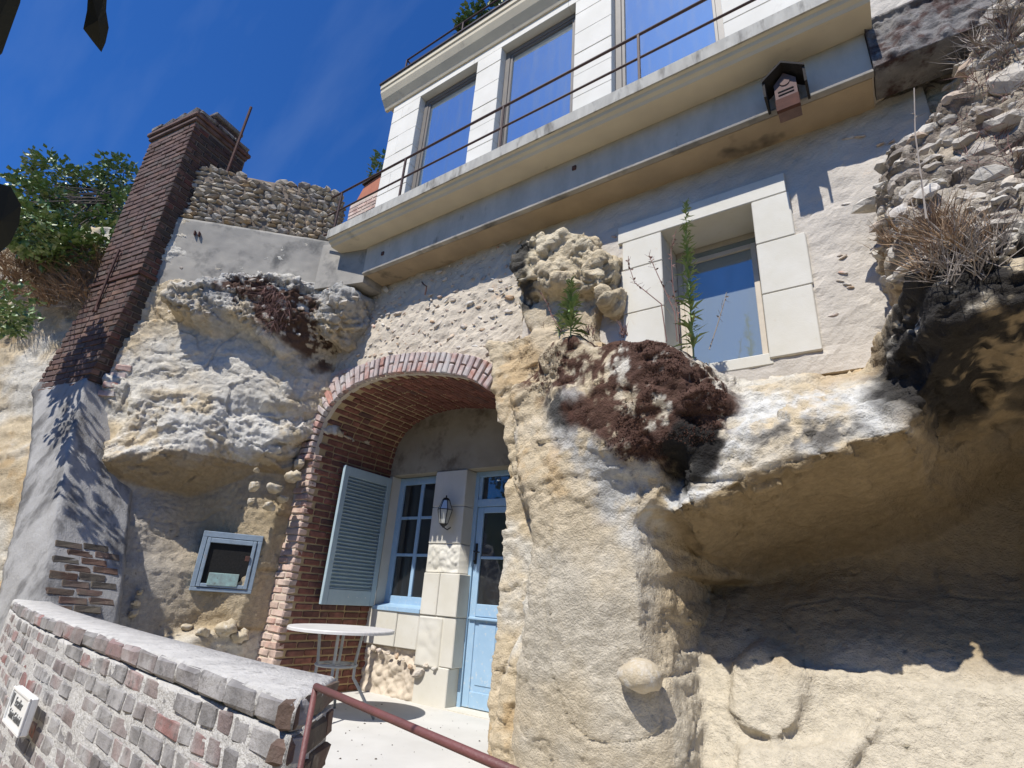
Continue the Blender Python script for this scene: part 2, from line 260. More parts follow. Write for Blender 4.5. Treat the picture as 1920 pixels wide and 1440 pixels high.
# ------------------------------------------------------------------ helpers: meshes
class MB:
    def __init__(s): s.v = []; s.f = []
    def add(s, v, f):
        k = len(s.v); s.v += [tuple(x) for x in v]; s.f += [tuple(i+k for i in q) for q in f]; return s
    def box(s, x0, x1, y0, y1, z0, z1, c=0.0):
        if c <= 0:
            v = [(x, y, z) for x in (x0, x1) for y in (y0, y1) for z in (z0, z1)]
            return s.add(v, [(0, 1, 3, 2), (4, 6, 7, 5), (0, 4, 5, 1), (2, 3, 7, 6), (0, 2, 6, 4), (1, 5, 7, 3)])
        v, f = chamfer(x1-x0, y1-y0, z1-z0, c); o = ((x0+x1)/2, (y0+y1)/2, (z0+z1)/2)
        return s.add([(a[0]+o[0], a[1]+o[1], a[2]+o[2]) for a in v], f)
    def obox(s, c, u, w, h, du, dw, dh, ch=0.0):
        """oriented box: centre c, unit axes u, w, h and full sizes"""
        v, f = chamfer(du, dw, dh, ch) if ch > 0 else chamfer(du, dw, dh, min(du, dw, dh)*0.03)
        c, u, w, h = map(Vector, (c, u, w, h))
        return s.add([c+u*a[0]+w*a[1]+h*a[2] for a in v], f)
    def prism(s, poly, axis, a, b):
        """extrude a 2D polygon along an axis ('x': poly is (y,z); 'y': (x,z); 'z': (x,y))"""
        def mk(p, t): return (t, p[0], p[1]) if axis == 'x' else ((p[0], t, p[1]) if axis == 'y' else (p[0], p[1], t))
        n = len(poly)
        return s.add([mk(p, a) for p in poly]+[mk(p, b) for p in poly],
                     [tuple(range(n))[::-1], tuple(range(n, 2*n))]+[(i, (i+1) % n, n+(i+1) % n, n+i) for i in range(n)])
    def tube(s, pts, r, n=8, taper=None):
        pts = [Vector(p) for p in pts]; rings = []
        for i, p in enumerate(pts):
            t = (pts[min(i+1, len(pts)-1)]-pts[max(i-1, 0)]).normalized()
            a = t.orthogonal().normalized() if i == 0 else (rings[-1][1]-t*rings[-1][1].dot(t)).normalized()
            b = t.cross(a); rr = r[i] if isinstance(r, (list, tuple)) else r
            rings.append(([p+(a*math.cos(2*math.pi*k/n)+b*math.sin(2*math.pi*k/n))*rr for k in range(n)], a))
        v = [q for ring in rings for q in ring[0]]; f = []
        for i in range(len(pts)-1):
            for k in range(n): f.append((i*n+k, i*n+(k+1) % n, (i+1)*n+(k+1) % n, (i+1)*n+k))
        f.append(tuple(range(n))[::-1]); f.append(tuple(range((len(pts)-1)*n, len(pts)*n)))
        return s.add(v, f)
    def lathe(s, prof, o, n=24):
        """profile [(r, z)] round the vertical through o"""
        v = []; f = []
        for r, z in prof:
            for k in range(n): v.append((o[0]+r*math.cos(2*math.pi*k/n), o[1]+r*math.sin(2*math.pi*k/n), o[2]+z))
        for i in range(len(prof)-1):
            for k in range(n): f.append((i*n+k, i*n+(k+1) % n, (i+1)*n+(k+1) % n, (i+1)*n+k))
        f.append(tuple(range(n))[::-1]); f.append(tuple(range((len(prof)-1)*n, len(prof)*n)))
        return s.add(v, f)
    def mesh(s, name, mat, smooth=False):
        me = bpy.data.meshes.new(name); me.from_pydata(s.v, [], s.f); me.update()
        bm = bmesh.new(); bm.from_mesh(me); bmesh.ops.recalc_face_normals(bm, faces=bm.faces); bm.to_mesh(me); bm.free()
        if mat: me.materials.append(MAT[mat])
        if smooth: me.polygons.foreach_set('use_smooth', [True]*len(me.polygons))
        return me
    def build(s, name, mat, parent=None, smooth=False):
        return link(name, s.mesh(name, mat, smooth), parent)
def chamfer(dx, dy, dz, c, jit=0.0):
    hx, hy, hz = dx/2, dy/2, dz/2; v = []; idx = {}
    for sx in (-1, 1):
        for sy in (-1, 1):
            for sz in (-1, 1):
                for a in range(3):
                    p = [sx*(hx-c), sy*(hy-c), sz*(hz-c)]; p[a] = (sx*hx, sy*hy, sz*hz)[a]
                    idx[(sx, sy, sz, a)] = len(v); v.append([p[k]+random.uniform(-jit, jit) for k in range(3)])
    f = []
    for a in range(3):
        b, d = (a+1) % 3, (a+2) % 3
        for s_ in (-1, 1):
            q = []
            for (tb, td) in ((-1, -1), (1, -1), (1, 1), (-1, 1)):
                k = [0, 0, 0]; k[a] = s_; k[b] = tb; k[d] = td; q.append(idx[(*k, a)])
            f.append(tuple(q) if s_ > 0 else tuple(q[::-1]))
    for a in range(3):
        b, d = (a+1) % 3, (a+2) % 3
        for sb in (-1, 1):
            for sd in (-1, 1):
                k0 = [0]*3; k0[a] = -1; k0[b] = sb; k0[d] = sd; k1 = list(k0); k1[a] = 1
                f.append((idx[(*k0, b)], idx[(*k1, b)], idx[(*k1, d)], idx[(*k0, d)]))
    for sx in (-1, 1):
        for sy in (-1, 1):
            for sz in (-1, 1): f.append(tuple(idx[(sx, sy, sz, a)] for a in range(3)))
    return v, f
def link(name, me, parent=None):
    o = bpy.data.objects.new(name, me); COL.objects.link(o)
    if parent is not None: o.parent = parent
    return o
def thing(name, label, cat, loc=(0, 0, 0), group=None):
    o = bpy.data.objects.new(name, None); COL.objects.link(o); o.location = (0, 0, 0); o.empty_display_size = 0.1
    o['label'] = label; o['category'] = cat
    if group: o['group'] = group
    return o
def tag(o, label, cat, group=None):
    o['label'] = label; o['category'] = cat
    if group: o['group'] = group
    return o
def struct(o): o['kind'] = 'structure'; return o
def stuff(o): o['kind'] = 'stuff'; return o
def piece(name, me, parent, c, u, w, h, s=(1, 1, 1)):
    """an instance of a shared mesh with axes u, w, h"""
    o = bpy.data.objects.new(name, me); COL.objects.link(o); o.parent = parent
    m = Matrix.Identity(4)
    for i in range(3):
        m[i][0] = u[i]*s[0]; m[i][1] = w[i]*s[1]; m[i][2] = h[i]*s[2]; m[i][3] = c[i]
    o.matrix_local = m
    return o
def brick_meshes(name, mat, du, dw, dh, n=5, c=0.006, jit=0.003):
    out = []
    for k in range(n):
        v, f = chamfer(du, dw, dh, c*random.uniform(0.7, 1.5), jit); out.append(MB().add(v, f).mesh(name, mat))
    return out
def stone_meshes(name, mat, n=8, sub=2, rough=0.35, flat=0.6, nf=9):
    out = []
    for k in range(n):
        bm = bmesh.new(); bmesh.ops.create_icosphere(bm, subdivisions=sub, radius=1.0)
        p = np.array([v.co[:] for v in bm.verts]); off = rng.uniform(0, 50, 3)
        r = 1+rough*vnoise(p*1.3+off, k)+rough*0.5*vnoise(p*3.1+off, k+9)
        # knock off a few flat facets
        for j in range(nf):
            d = rng.normal(size=3); d /= np.linalg.norm(d); t = (p*r[:, None])@d; lim = rng.uniform(0.48, 0.80)
            r = np.where(t > lim, r*lim/np.maximum(t, 1e-3), r)
        p = p*r[:, None]*np.array([1, 0.8, flat*rng.uniform(0.8, 1.3)])
        for v, q in zip(bm.verts, p): v.co = q
        me = bpy.data.meshes.new(name); bm.to_mesh(me); bm.free(); me.materials.append(MAT[mat]); out.append(me)
        if sub > 2: me.polygons.foreach_set('use_smooth', [True]*len(me.polygons))
    return out
def join_pieces(name, mat, lst, parent):
    """leftover pieces past the limit: (mesh, c, u, w, h, s) joined to one mesh"""
    b = MB()
    for me, c, u, w, h, s in lst:
        c, u, w, h = map(Vector, (c, u, w, h))
        b.add([c+u*(v.co.x*s[0])+w*(v.co.y*s[1])+h*(v.co.z*s[2]) for v in me.vertices], [tuple(p.vertices) for p in me.polygons])
    return stuff(b.build(name, mat, parent))

FLOOR = -1.066
YF = 3.66      # face of the facade
YB = 4.80      # back wall of the alcove

# ================================================================== the setting
g = MB().add([(-400, -400, -1.9), (400, -400, -1.9), (400, 400, -1.9), (-400, 400, -1.9)], [(0, 1, 2, 3)]).build('ground', 'ground'); struct(g)
tf = MB().prism([(-7.0, 1.35), (-1.3, 1.05), (-0.4, 0.95), (-0.4, 3.6), (-2.4, 5.25), (-7.0, 5.25)], 'z', -1.9, FLOOR).build('terrace', 'terrace'); struct(tf)

# ------------------------------------------------------------------ the cliff
ARC = [(-5.275, 1.30), (-5.272, 1.509), (-5.225, 1.745), (-5.105, 1.92), (-4.937, 2.03), (-4.727, 2.10), (-4.515, 2.131), (-4.264, 2.138),
       (-4.02, 2.117), (-3.706, 2.062), (-3.483, 2.01), (-3.269, 1.955), (-3.132, 1.905), (-2.996, 1.832), (-2.862, 1.735), (-2.763, 1.63), (-2.68, 1.50), (-2.63, 1.3)]
DA, DB = (-5.40, 3.30), (-6.66, 2.05)        # the side wall that turns towards the chimney
def ybase(X): return np.interp(X, [-13, -10.2, -7.3, -6.7, -5.45, -5.25, 3.5], [-0.6, 0.55, 2.2, 2.02, 3.32, 3.72, 3.80])
def poly_sd(X, Z, poly):
    """signed distance, positive inside"""
    n = len(poly); d = np.full(X.shape, 1e9); ins = np.zeros(X.shape, bool)
    for i in range(n):
        ax, az = poly[i]; bx, bz = poly[(i+1) % n]; ex, ez = bx-ax, bz-az
        t = np.clip(((X-ax)*ex+(Z-az)*ez)/(ex*ex+ez*ez+1e-12), 0, 1)
        d = np.minimum(d, (X-ax-t*ex)**2+(Z-az-t*ez)**2)
        c = ((az > Z) != (bz > Z)) & (X < (bx-ax)*(Z-az)/(bz-az+1e-12)+ax); ins ^= c
    d = np.sqrt(d); return np.where(ins, d, -d)
def pp(lst, Y=None, off=None):
    """survey polygon -> (X, Z) polygon; on depth Y or on the side wall with an offset"""
    if Y is not None: return [(P(x, y, Y=Y).x, P(x, y, Y=Y).z) for x, y in lst]
    return [(Pp(x, y, DA, DB, off).x, Pp(x, y, DA, DB, off).z) for x, y in lst]
def mask(X, Z, poly, w0, w1, warp=None, wa=0.0):
    """smooth mask: 0 at -w0 outside to 1 at w1 inside"""
    xs = [p[0] for p in poly]; zs = [p[1] for p in poly]; m = np.zeros(X.shape)
    k = (X > min(xs)-w0-wa-.02) & (X < max(xs)+w0+wa+.02) & (Z > min(zs)-w0-wa-.02) & (Z < max(zs)+w0+wa+.02)
    if k.any():
        sd = poly_sd(X[k], Z[k], poly)
        if warp is not None: sd = sd + wa*warp[k]
        m[k] = sstep(-w0, w1, sd)
    return m
PL = dict(
 topledge=pp([(270, 565), (295, 520), (400, 488), (520, 500), (640, 520), (700, 550), (690, 600), (640, 640), (590, 655), (545, 610), (475, 640), (430, 600), (330, 590)], off=0.30),
 shelf=pp([(125, 820), (150, 745), (190, 690), (270, 690), (380, 720), (480, 730), (565, 745), (600, 785), (580, 850), (535, 830), (470, 838), (420, 885), (330, 915), (225, 950), (150, 890)], off=0.40),
 recess=pp([(205, 960), (260, 925), (350, 895), (470, 850), (560, 865), (600, 890), (590, 960), (560, 1080), (520, 1200), (330, 1210), (205, 1210)], off=-0.15),
 lplaster=pp([(95, 900), (140, 850), (185, 890), (215, 1000), (240, 1060), (205, 1210), (20, 1210), (60, 1050)], off=0.35),
 alcove=[(-5.65, -2.5), (-2.66, -2.5), (-2.66, 1.5), (-2.75, 2.3), (-5.25, 2.3), (-5.25, 1.7), (-5.5, 1.45)],
 boss=pp([(938, 470), (960, 440), (1020, 420), (1085, 415), (1130, 445), (1132, 520), (1128, 560), (1075, 545), (1030, 560), (985, 545), (945, 560)], Y=3.30),
 bosslow=pp([(945, 540), (1128, 540), (1128, 640), (1050, 690), (985, 640), (960, 600)], Y=3.5),
 apron=pp([(1290, 680), (1330, 668), (1480, 662), (1600, 648), (1700, 600), (1780, 690), (1730, 850), (1560, 905), (1420, 955), (1290, 1010), (1240, 970), (1290, 860)], Y=3.2),
 pillar=pp([(918, 690), (922, 760), (938, 870), (964, 1000), (956, 1130), (922, 1250), (860, 1900), (1400, 1900), (1300, 1320), (1272, 1180), (1268, 1000), (1330, 900), (1300, 760), (1100, 660)], Y=3.15),
 boulder=pp([(928, 690), (956, 605), (1068, 580), (1228, 588), (1313, 625), (1368, 725), (1370, 840), (1328, 918), (1278, 925), (1233, 880), (1128, 890), (1038, 850), (953, 780)], Y=2.85),
 cave=pp([(1262, 1025), (1330, 975), (1405, 938), (1500, 908), (1620, 885), (1715, 855), (1800, 795), (1925, 725), (2150, 600), (2150, 1400), (1700, 1380), (1450, 1300), (1310, 1250), (1275, 1120)], Y=3.25),
 rmass=pp([(1580, 330), (1592, 240), (1680, 165), (1740, 120), (1770, 40), (1850, -80), (2150, -200), (2150, 590), (1920, 665), (1820, 700), (1720, 700), (1660, 610), (1625, 480)], Y=3.0),
 rlip=pp([(1630, 520), (1700, 450), (1820, 430), (2150, 380), (2150, 590), (1920, 650), (1830, 680), (1740, 690), (1680, 640)], Y=2.75),
 cheek=[(-2.95, 2.25), (-2.86, 1.98), (-2.76, 1.60), (-2.55, 1.0), (-2.30, .45), (-2.32, -.1), (-2.43, -.45), (-2.62, -1.25), (-2.62, -2.2), (-1.6, -2.2), (-1.6, 2.0), (-2.2, 2.2)],
 slab1=pp([(1362, 1235), (1420, 1205), (1520, 1262), (1500, 1370), (1455, 1392), (1365, 1340)], Y=3.55),
 slab2=pp([(1380, 1400), (1600, 1380), (1650, 1330), (1640, 1400), (1560, 1500), (1380, 1500)], Y=3.45),
)
def field(X, Z):
    p = np.stack([X, X*0, Z], 1)
    n1 = fbm(p, 2.2, 3, 3); n2 = fbm(p, 7.0, 3, 31); wp = 0.6*n1+0.5*n2
    Y = ybase(X)-0.02
    Y = np.where((X > -5.15) & (X < 0.36) & (Z > 3.25), 5.6, np.where((X > -5.15) & (X < 0.30) & (Z > 1.55), 4.55, Y))
    m = {}
    def put(k, tgt, w0, w1, wa=0.05):
        nonlocal Y
        m[k] = mask(X, Z, PL[k], w0, w1, wp, wa); Y = Y*(1-m[k])+tgt*m[k]
    yb = ybase(X)
    # left part (between chimney and arch)
    left = 1-sstep(-5.45, -5.25, X)
    Y = Y - left*(0.10*np.exp(-((Z-1.9)/0.5)**2) + 0.28*sstep(1.7, 0.9, Z))
    put('topledge', yb-0.48-0.10*n1, 0.06, 0.16, 0.10)
    put('shelf', yb-0.28-0.44*sstep(1.45, 0.80, Z)+0.30*sstep(-6.05, -5.55, X)-0.10*n1, 0.06, 0.16, 0.08)
    put('recess', yb+0.16+0.10*sstep(-.2, .5, Z), 0.03, 0.17, 0.03)
    put('lplaster', yb-0.42, 0.05, 0.10, 0.05)
    # right part
    put('boss', 3.38-0.06*n1, 0.03, 0.06, 0.07)
    put('bosslow', 3.56+0*X, 0.03, 0.10, 0.04)
    put('rmass', 3.08-0.25*sstep(2.6, 1.4, Z)-0.12*sstep(0.2, 1.2, X), 0.06, 0.25, 0.12)
    apr = 3.62-0.62*sstep(1.72, 0.75, Z)
    put('apron', apr-0.06*n1, 0.10, 0.12, 0.06)
    pil = np.interp(Z, [-1.2, -.5, 0, .9], [3.26, 3.14, 3.06, 3.02])+0.16*((X+1.6)/0.6)**2*0.6
    put('cheek', 3.50-0.05*n1, 0.015, 0.07, 0.04)
    put('pillar', pil-0.03*n1, 0.02, 0.22, 0.05)
    low = 3.72+0.42*np.clip(Z+0.2, -1.2, 0.1)-0.10*sstep(0.2, 1.2, X)
    cav = np.where(Z > -0.25, 3.74+0.48*sstep(-0.3, 0.40, Z), low)-0.15*sstep(0.3, 1.3, X)
    under = (Z < 0.2) & (X > -1.15)
    Y = np.where(under & (m['pillar'] < 0.5), cav, Y)
    put('cave', cav, 0.02, 0.30, 0.05)
    put('rlip', 2.72-0.05*n1-0.15*sstep(0.2, 1.3, X), 0.05, 0.20, 0.12)
    put('boulder', 2.94-0.06*n1-0.05*sstep(0.7, 1.3, Z)+0.30*((X+1.2)/0.75)**2*0.7, 0.03, 0.20, 0.06)
    put('slab1', low-0.07, 0.015, 0.03, 0.06)
    put('slab2', low-0.07, 0.015, 0.03, 0.06)
    m['alcove'] = mask(X, Z, PL['alcove'], 0.01, 0.03, wp, 0.0)
    Y = np.where((m['alcove'] > 0.5) & (m['pillar'] < 0.35) & (m['cheek'] < 0.4), 5.9, Y)
    # the wall planes hide the rock behind them
    return Y, m, n1, n2
def cliff_mesh(name, x0, x1, z0, z1, st, vox, keep):
    nx = int((x1-x0)/st)+1; nzz = int((z1-z0)/st)+1
    xs = np.linspace(x0, x1, nx); zs = np.linspace(z0, z1, nzz); XX, ZZ = np.meshgrid(xs, zs, indexing='ij')
    Y, m, _, _ = field(XX.ravel(), ZZ.ravel())
    N = nx*nzz; v = np.stack([XX.ravel(), Y, ZZ.ravel()], 1)
    yb = max(Y.max()+0.5, 6.4)
    vb = np.stack([XX.ravel(), np.full(N, yb), ZZ.ravel()], 1)
    ii, jj = np.meshgrid(np.arange(nx-1), np.arange(nzz-1), indexing='ij'); a = (ii*nzz+jj).ravel(); b = a+nzz
    fr = np.stack([a, b, b+1, a+1], 1); bk = np.stack([a, a+1, b+1, b], 1)+N
    def wall(i0):
        i0 = np.array(i0); return np.stack([i0[:-1], i0[1:], i0[1:]+N, i0[:-1]+N], 1)
    ring = [wall(np.arange(nx)*nzz)[:, ::-1], wall(np.arange(nx)*nzz+nzz-1), wall(np.arange(nzz)), wall((nx-1)*nzz+np.arange(nzz))[:, ::-1]]
    F = np.concatenate([fr, bk]+ring); V = np.concatenate([v, vb])
    me = bpy.data.meshes.new(name); me.vertices.add(len(V)); me.vertices.foreach_set('co', V.ravel())
    me.loops.add(F.size); me.loops.foreach_set('vertex_index', F.ravel().astype(np.int32))
    me.polygons.add(len(F)); me.polygons.foreach_set('loop_start', np.arange(0, F.size, 4, dtype=np.int32)); me.update(calc_edges=True); me.validate()
    tmp = bpy.data.objects.new('tmp', me); COL.objects.link(tmp)
    md = tmp.modifiers.new('r', 'REMESH'); md.mode = 'VOXEL'; md.voxel_size = vox; md.use_smooth_shade = True
    dg = bpy.context.evaluated_depsgraph_get(); out = bpy.data.meshes.new_from_object(tmp.evaluated_get(dg))
    bpy.data.objects.remove(tmp); bpy.data.meshes.remove(me)
    # drop the hidden back
    n = len(out.vertices); co = np.empty(n*3, np.float32); out.vertices.foreach_get('co', co); co = co.reshape(-1, 3)
    bm = bmesh.new(); bm.from_mesh(out); bm.verts.ensure_lookup_table()
    bad = np.nonzero(~keep(co))[0]
    bmesh.ops.delete(bm, geom=[bm.verts[i] for i in bad], context='VERTS'); bm.to_mesh(out); bm.free()
    out.name = name
    return out
def mixc(a, b, t): return a*(1-t[:, None])+np.array(b)[None, :]*t[:, None]
CP = dict(   # stains, moss, lichen and zones of painted shade
 moss1=pp([(943, 700), (978, 628), (1078, 600), (1228, 610), (1308, 640), (1363, 735), (1363, 800), (1338, 880), (1288, 840), (1243, 865), (1168, 865), (1098, 810), (1063, 765), (1118, 735), (1038, 728), (978, 735)], Y=2.97),
 black1=pp([(1243, 850), (1278, 800), (1348, 800), (1363, 840), (1323, 910), (1278, 920), (1253, 890)], Y=3.0),
 black0=pp([(985, 690), (1030, 700), (1060, 760), (1100, 800), (1040, 790), (1000, 740)], Y=3.0),
 grey1=pp([(1000, 690), (1120, 700), (1100, 800), (1280, 860), (1260, 960), (1130, 960), (1040, 830)], Y=3.02),
 moss2=pp([(385, 520), (440, 500), (520, 520), (560, 545), (540, 620), (500, 650), (470, 600), (420, 560)], off=0.4),
 greytop=pp([(270, 580), (300, 520), (400, 488), (520, 500), (640, 520), (700, 555), (690, 600), (600, 650), (540, 590), (400, 560), (330, 590)], off=0.4),
 greyshelf=pp([(130, 800), (200, 700), (420, 720), (560, 745), (590, 790), (420, 800), (300, 830), (160, 850)], off=0.5),
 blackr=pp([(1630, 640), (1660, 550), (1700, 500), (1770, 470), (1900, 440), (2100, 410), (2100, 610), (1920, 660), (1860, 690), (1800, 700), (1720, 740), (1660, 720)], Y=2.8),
 sootcave=pp([(1460, 900), (1530, 870), (1620, 870), (1640, 905), (1560, 915), (1520, 960), (1480, 940)], Y=4.1),
 cave_shade=pp([(1700, 700), (1900, 620), (2100, 560), (2100, 760), (1850, 780), (1700, 790)], Y=3.3),
 ochre=pp([(1250, 1040), (1290, 930), (1400, 890), (1550, 835), (1690, 770), (1900, 640), (2150, 560), (2150, 1300), (1250, 1300)], Y=3.3),
 under=pp([(1230, 1060), (1250, 860), (1400, 760), (1690, 640), (1900, 480), (2150, 400), (2150, 1300), (1230, 1300)], Y=3.2),
 bossblack=pp([(938, 470), (960, 440), (990, 440), (975, 560), (945, 575)], Y=3.33),
 whitewash=pp([(1160, 860), (1260, 850), (1400, 720), (1700, 690), (1660, 830), (1420, 930), (1290, 1010), (1180, 1000)], Y=3.1),
)
def finish_cliff(o, left=False):
    me = o.data; n = len(me.vertices); co = np.empty(n*3, np.float32); me.vertices.foreach_get('co', co); co = co.reshape(-1, 3).astype(np.float64)
    no = np.empty(n*3, np.float32); me.vertices.foreach_get('normal', no); no = no.reshape(-1, 3).astype(np.float64)
    X, Yv, Z = co.T
    _, m, n1, n2 = field(X, Z)
    g1, g2, gid = worley(co, 14.0, 15)
    big = fbm(co, 1.6, 4, 40); med = fbm(co, 5.0, 4, 50); fin = fbm(co, 17.0, 3, 60); rid = ridged(co, 4.0, 4, 70)
    smooth = np.clip(np.maximum.reduce([m['cave']*0.9, m['recess']*0.85, m['lplaster']*0.8, m['pillar']*sstep(0.75, 0.2, Z)*0.8, m['bosslow']*0.8,
                                        (X > -1.1)*(Z < 0.1)*0.8]), 0, 1)
    smooth = smooth*(1-np.maximum(m['boulder'], m['rlip']))
    rough = np.clip(np.maximum.reduce([m['topledge'], m['rmass'], m['boss'], 0.8*m['shelf'], 0.75*m['apron'], 0.4*m['boulder'], np.full(n, 0.42)]), 0, 1)*(1-smooth)
    # honeycomb weathering, broken blocks, bedding planes and ribs
    q = co + 0.10*np.stack([fbm(co, 3.0, 2, 201), fbm(co, 3.0, 2, 203), fbm(co, 3.0, 2, 205)], 1)
    fa = facets(q*np.array([1, 1, 1.3]), 2.6, 25); fb = facets(q*np.array([1, 1, 1.5]), 7.0, 35); fc = facets(co*np.array([1, 1, 1.4]), 18.0, 45)
    bed = q[:, 2]*5.0+1.4*vnoise(q*np.array([1.2, 1.2, 0.4]), 77); bed = bed-np.floor(bed)
    d = 0.055*big + 0.018*med*(0.35+rough) + 0.008*fin*(0.15+rough) + 0.018*rid*rough
    d += rough*(0.115*fa+0.055*fb+0.026*fc)                              # fractured faces with sharp arrises
    d += rough*0.026*(sstep(0.0, 0.14, bed)*(1-bed)-0.4)                 # bedding ledges
    taf = np.maximum(np.maximum(0.7*m['boss'], 0.8*m['topledge']), 0.38*rough*sstep(-0.1, 0.3, med))
    d -= taf*0.048*sstep(0.50, 0.20, g1)*(gid > 0.58)                    # tafoni hollows
    crack = np.abs(vnoise(q*np.array([1.6, 1.6, 1.6])+3.3, 88))
    d -= 0.030*sstep(0.022, 0.0, crack)*(0.4+0.6*rough)
    d += (0.010*fbm(co*np.array([1, 1, 0.5]), 9.0, 4, 80)+0.010*fbm(co, 3.0, 3, 82))*smooth
    # tool marks and pits in the plaster-smooth zones
    pit = sstep(0.17, 0.05, g1)*(gid > 0.62)*smooth
    k1, k2, kid = worley(co, 30.0, 55); bmp = (sstep(0.22, 0.08, g1)*(gid < 0.08)+0.55*sstep(0.42, 0.15, k1)*(kid < 0.22))*smooth*(m['cave'] < 0.4)
    d += -0.022*pit + 0.015*bmp + 0.010*smooth*fc
    edge = (Yv > 5.0); d[edge] *= 0.1
    co2 = co+no*d[:, None]
    me.vertices.foreach_set('co', co2.astype(np.float32).ravel()); me.update()
    # ---- colours: cream tuffeau, white crust, grey lichen, black lichen, red moss, ochre cave, painted shade
    a = fbm(co, 1.1, 5, 90); b = fbm(co, 3.5, 5, 95); c = fbm(co, 9.0, 4, 99); e = fbm(co, 26.0, 3, 101)
    C = np.tile(np.array([0.55, 0.455, 0.315]), (n, 1))
    C = mixc(C, (0.58, 0.545, 0.475), sstep(-0.15, 0.35, a+0.6*b+0.25*no[:, 2]))
    C = mixc(C, (0.50, 0.36, 0.20), sstep(0.28, 0.60, -a+0.7*c)*0.8)
    sm = smooth*(1-m['cave'])*(m['recess'] < .3)
    C = mixc(C, (0.50, 0.435, 0.33), sm*0.8)
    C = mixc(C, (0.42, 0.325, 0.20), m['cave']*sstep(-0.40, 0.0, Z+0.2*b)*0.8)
    C = mixc(C, (0.55, 0.49, 0.385), (X > -1.15)*(1-sstep(-0.35, -0.05, Z+0.15*b))*0.85)
    C = mixc(C, (0.44, 0.345, 0.215), m['recess']*0.85)
    C = mixc(C, (0.42, 0.41, 0.395), m['lplaster']*0.8)
    wob = 0.10*b+0.07*c
    def stain_or_shade(k, col, amt, w=0.06, nz=0.0, thr=(-0.2, 0.3)):
        nonlocal C
        mm = mask(X, Z, CP[k], w, w, wob/0.1, 0.10)*amt
        if nz: mm = mm*sstep(thr[0], thr[1], nz*(0.7*c+0.7*b+0.5*e)+0.15)
        C = mixc(C, col, mm)
    stain_or_shade('whitewash', (0.64, 0.635, 0.61), 0.9, 0.15, 1.0)
    stain_or_shade('grey1', (0.42, 0.42, 0.41), 0.85, 0.12, 1.0)
    stain_or_shade('greyshelf', (0.66, 0.64, 0.59), 0.7, 0.10, 1.0)
    stain_or_shade('greytop', (0.36, 0.355, 0.34), 0.9, 0.08, 1.0, (-0.35, 0.2))
    underside_shade = sstep(-0.05, -0.40, no[:, 2]+0.15*c)      # downward faces: ochre rock, its colour darkened to paint in the shade
    och = np.maximum(mask(X, Z, CP['ochre'], .05, .05)*sstep(3.15, 3.35, Yv), mask(X, Z, CP['under'], .05, .10)*underside_shade)*sstep(-0.32, 0.02, Z+0.15*b)
    C = mixc(C, (0.33, 0.25, 0.15), 0.75*underside_shade*(X < -5.3)*(Z < 1.2))  # shade painted under the left shelf
    C = mixc(C, (0.37, 0.285, 0.17), och*0.92); C = mixc(C, (0.29, 0.22, 0.13), 0.92*underside_shade*mask(X, Z, CP['under'], .05, .10)*(Z > 0.1))  # cave ochre, then a darker ceiling tone standing in for shade
    stain_or_shade('moss2', (0.085, 0.045, 0.03), 0.95, 0.05, 1.3, (-0.1, 0.15))
    C = mixc(C, (0.58, 0.52, 0.39), m['boss']*0.6)
    stain_or_shade('bossblack', (0.05, 0.048, 0.045), 0.95, 0.05, 1.0, (-0.3, 0.1))
    stain_or_shade('black0', (0.05, 0.048, 0.045), 0.9, 0.05, 1.3, (-0.2, 0.15))
    stain_or_shade('moss1', (0.085, 0.042, 0.030), 0.97, 0.05, 1.8, (-0.42, -0.08))
    stain_or_shade('black1', (0.022, 0.021, 0.02), 0.98, 0.04, 0.8, (-0.4, -0.05))
    stain_or_shade('cave_shade', (0.20, 0.165, 0.12), 0.7, 0.12, 0.8, (-0.4, 0.2))  # shade of the lip on the right cave wall, painted as dark colour
    stain_or_shade('sootcave', (0.05, 0.04, 0.03), 0.85, 0.05, 1.2, (-0.25, 0.15))
    rm = m['rmass']*(1-m['rlip'])
    C = mixc(C, (0.36, 0.31, 0.25), rm*0.8); C = mixc(C, (0.12, 0.095, 0.08), rm*sstep(-0.05, 0.25, c+0.5*b)*0.8)
    stain_or_shade('blackr', (0.028, 0.026, 0.025), 0.97, 0.08, 1.5, (-0.45, 0.0))
    # pits, honeycomb hollows and sunken facets darker, hollows browner
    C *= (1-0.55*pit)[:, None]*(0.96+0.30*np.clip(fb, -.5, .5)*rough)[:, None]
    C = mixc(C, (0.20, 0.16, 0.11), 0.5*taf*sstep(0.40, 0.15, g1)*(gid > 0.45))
    C = np.clip(C, 0.012, 0.8)
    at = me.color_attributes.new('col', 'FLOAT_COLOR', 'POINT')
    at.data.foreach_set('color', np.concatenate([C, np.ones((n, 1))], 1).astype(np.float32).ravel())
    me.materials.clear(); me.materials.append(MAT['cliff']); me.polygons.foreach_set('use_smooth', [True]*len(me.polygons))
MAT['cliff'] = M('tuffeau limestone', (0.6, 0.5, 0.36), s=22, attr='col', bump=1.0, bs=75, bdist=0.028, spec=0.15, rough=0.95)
VOX = 0.0145
cm = cliff_mesh('cliff', -7.5, 3.2, -1.85, 4.45, 0.022, VOX,
                lambda c: (c[:, 1] < 5.4) & (c[:, 0] > -7.45) & ~((c[:, 2] > 3.5) & (c[:, 0] > -5.0) & (c[:, 0] < 0.40)) & ~((c[:, 2] > 4.05) & (c[:, 0] < -4)) & ~((c[:, 0] > 3.0) & (c[:, 1] > 4.4)) & (c[:, 2] > -1.84))
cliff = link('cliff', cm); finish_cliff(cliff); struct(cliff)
lm = cliff_mesh('cliff_left', -12.5, -7.2, -1.85, 4.3, 0.05, 0.035, lambda c: (c[:, 1] < 4.5) & (c[:, 2] > -1.84))
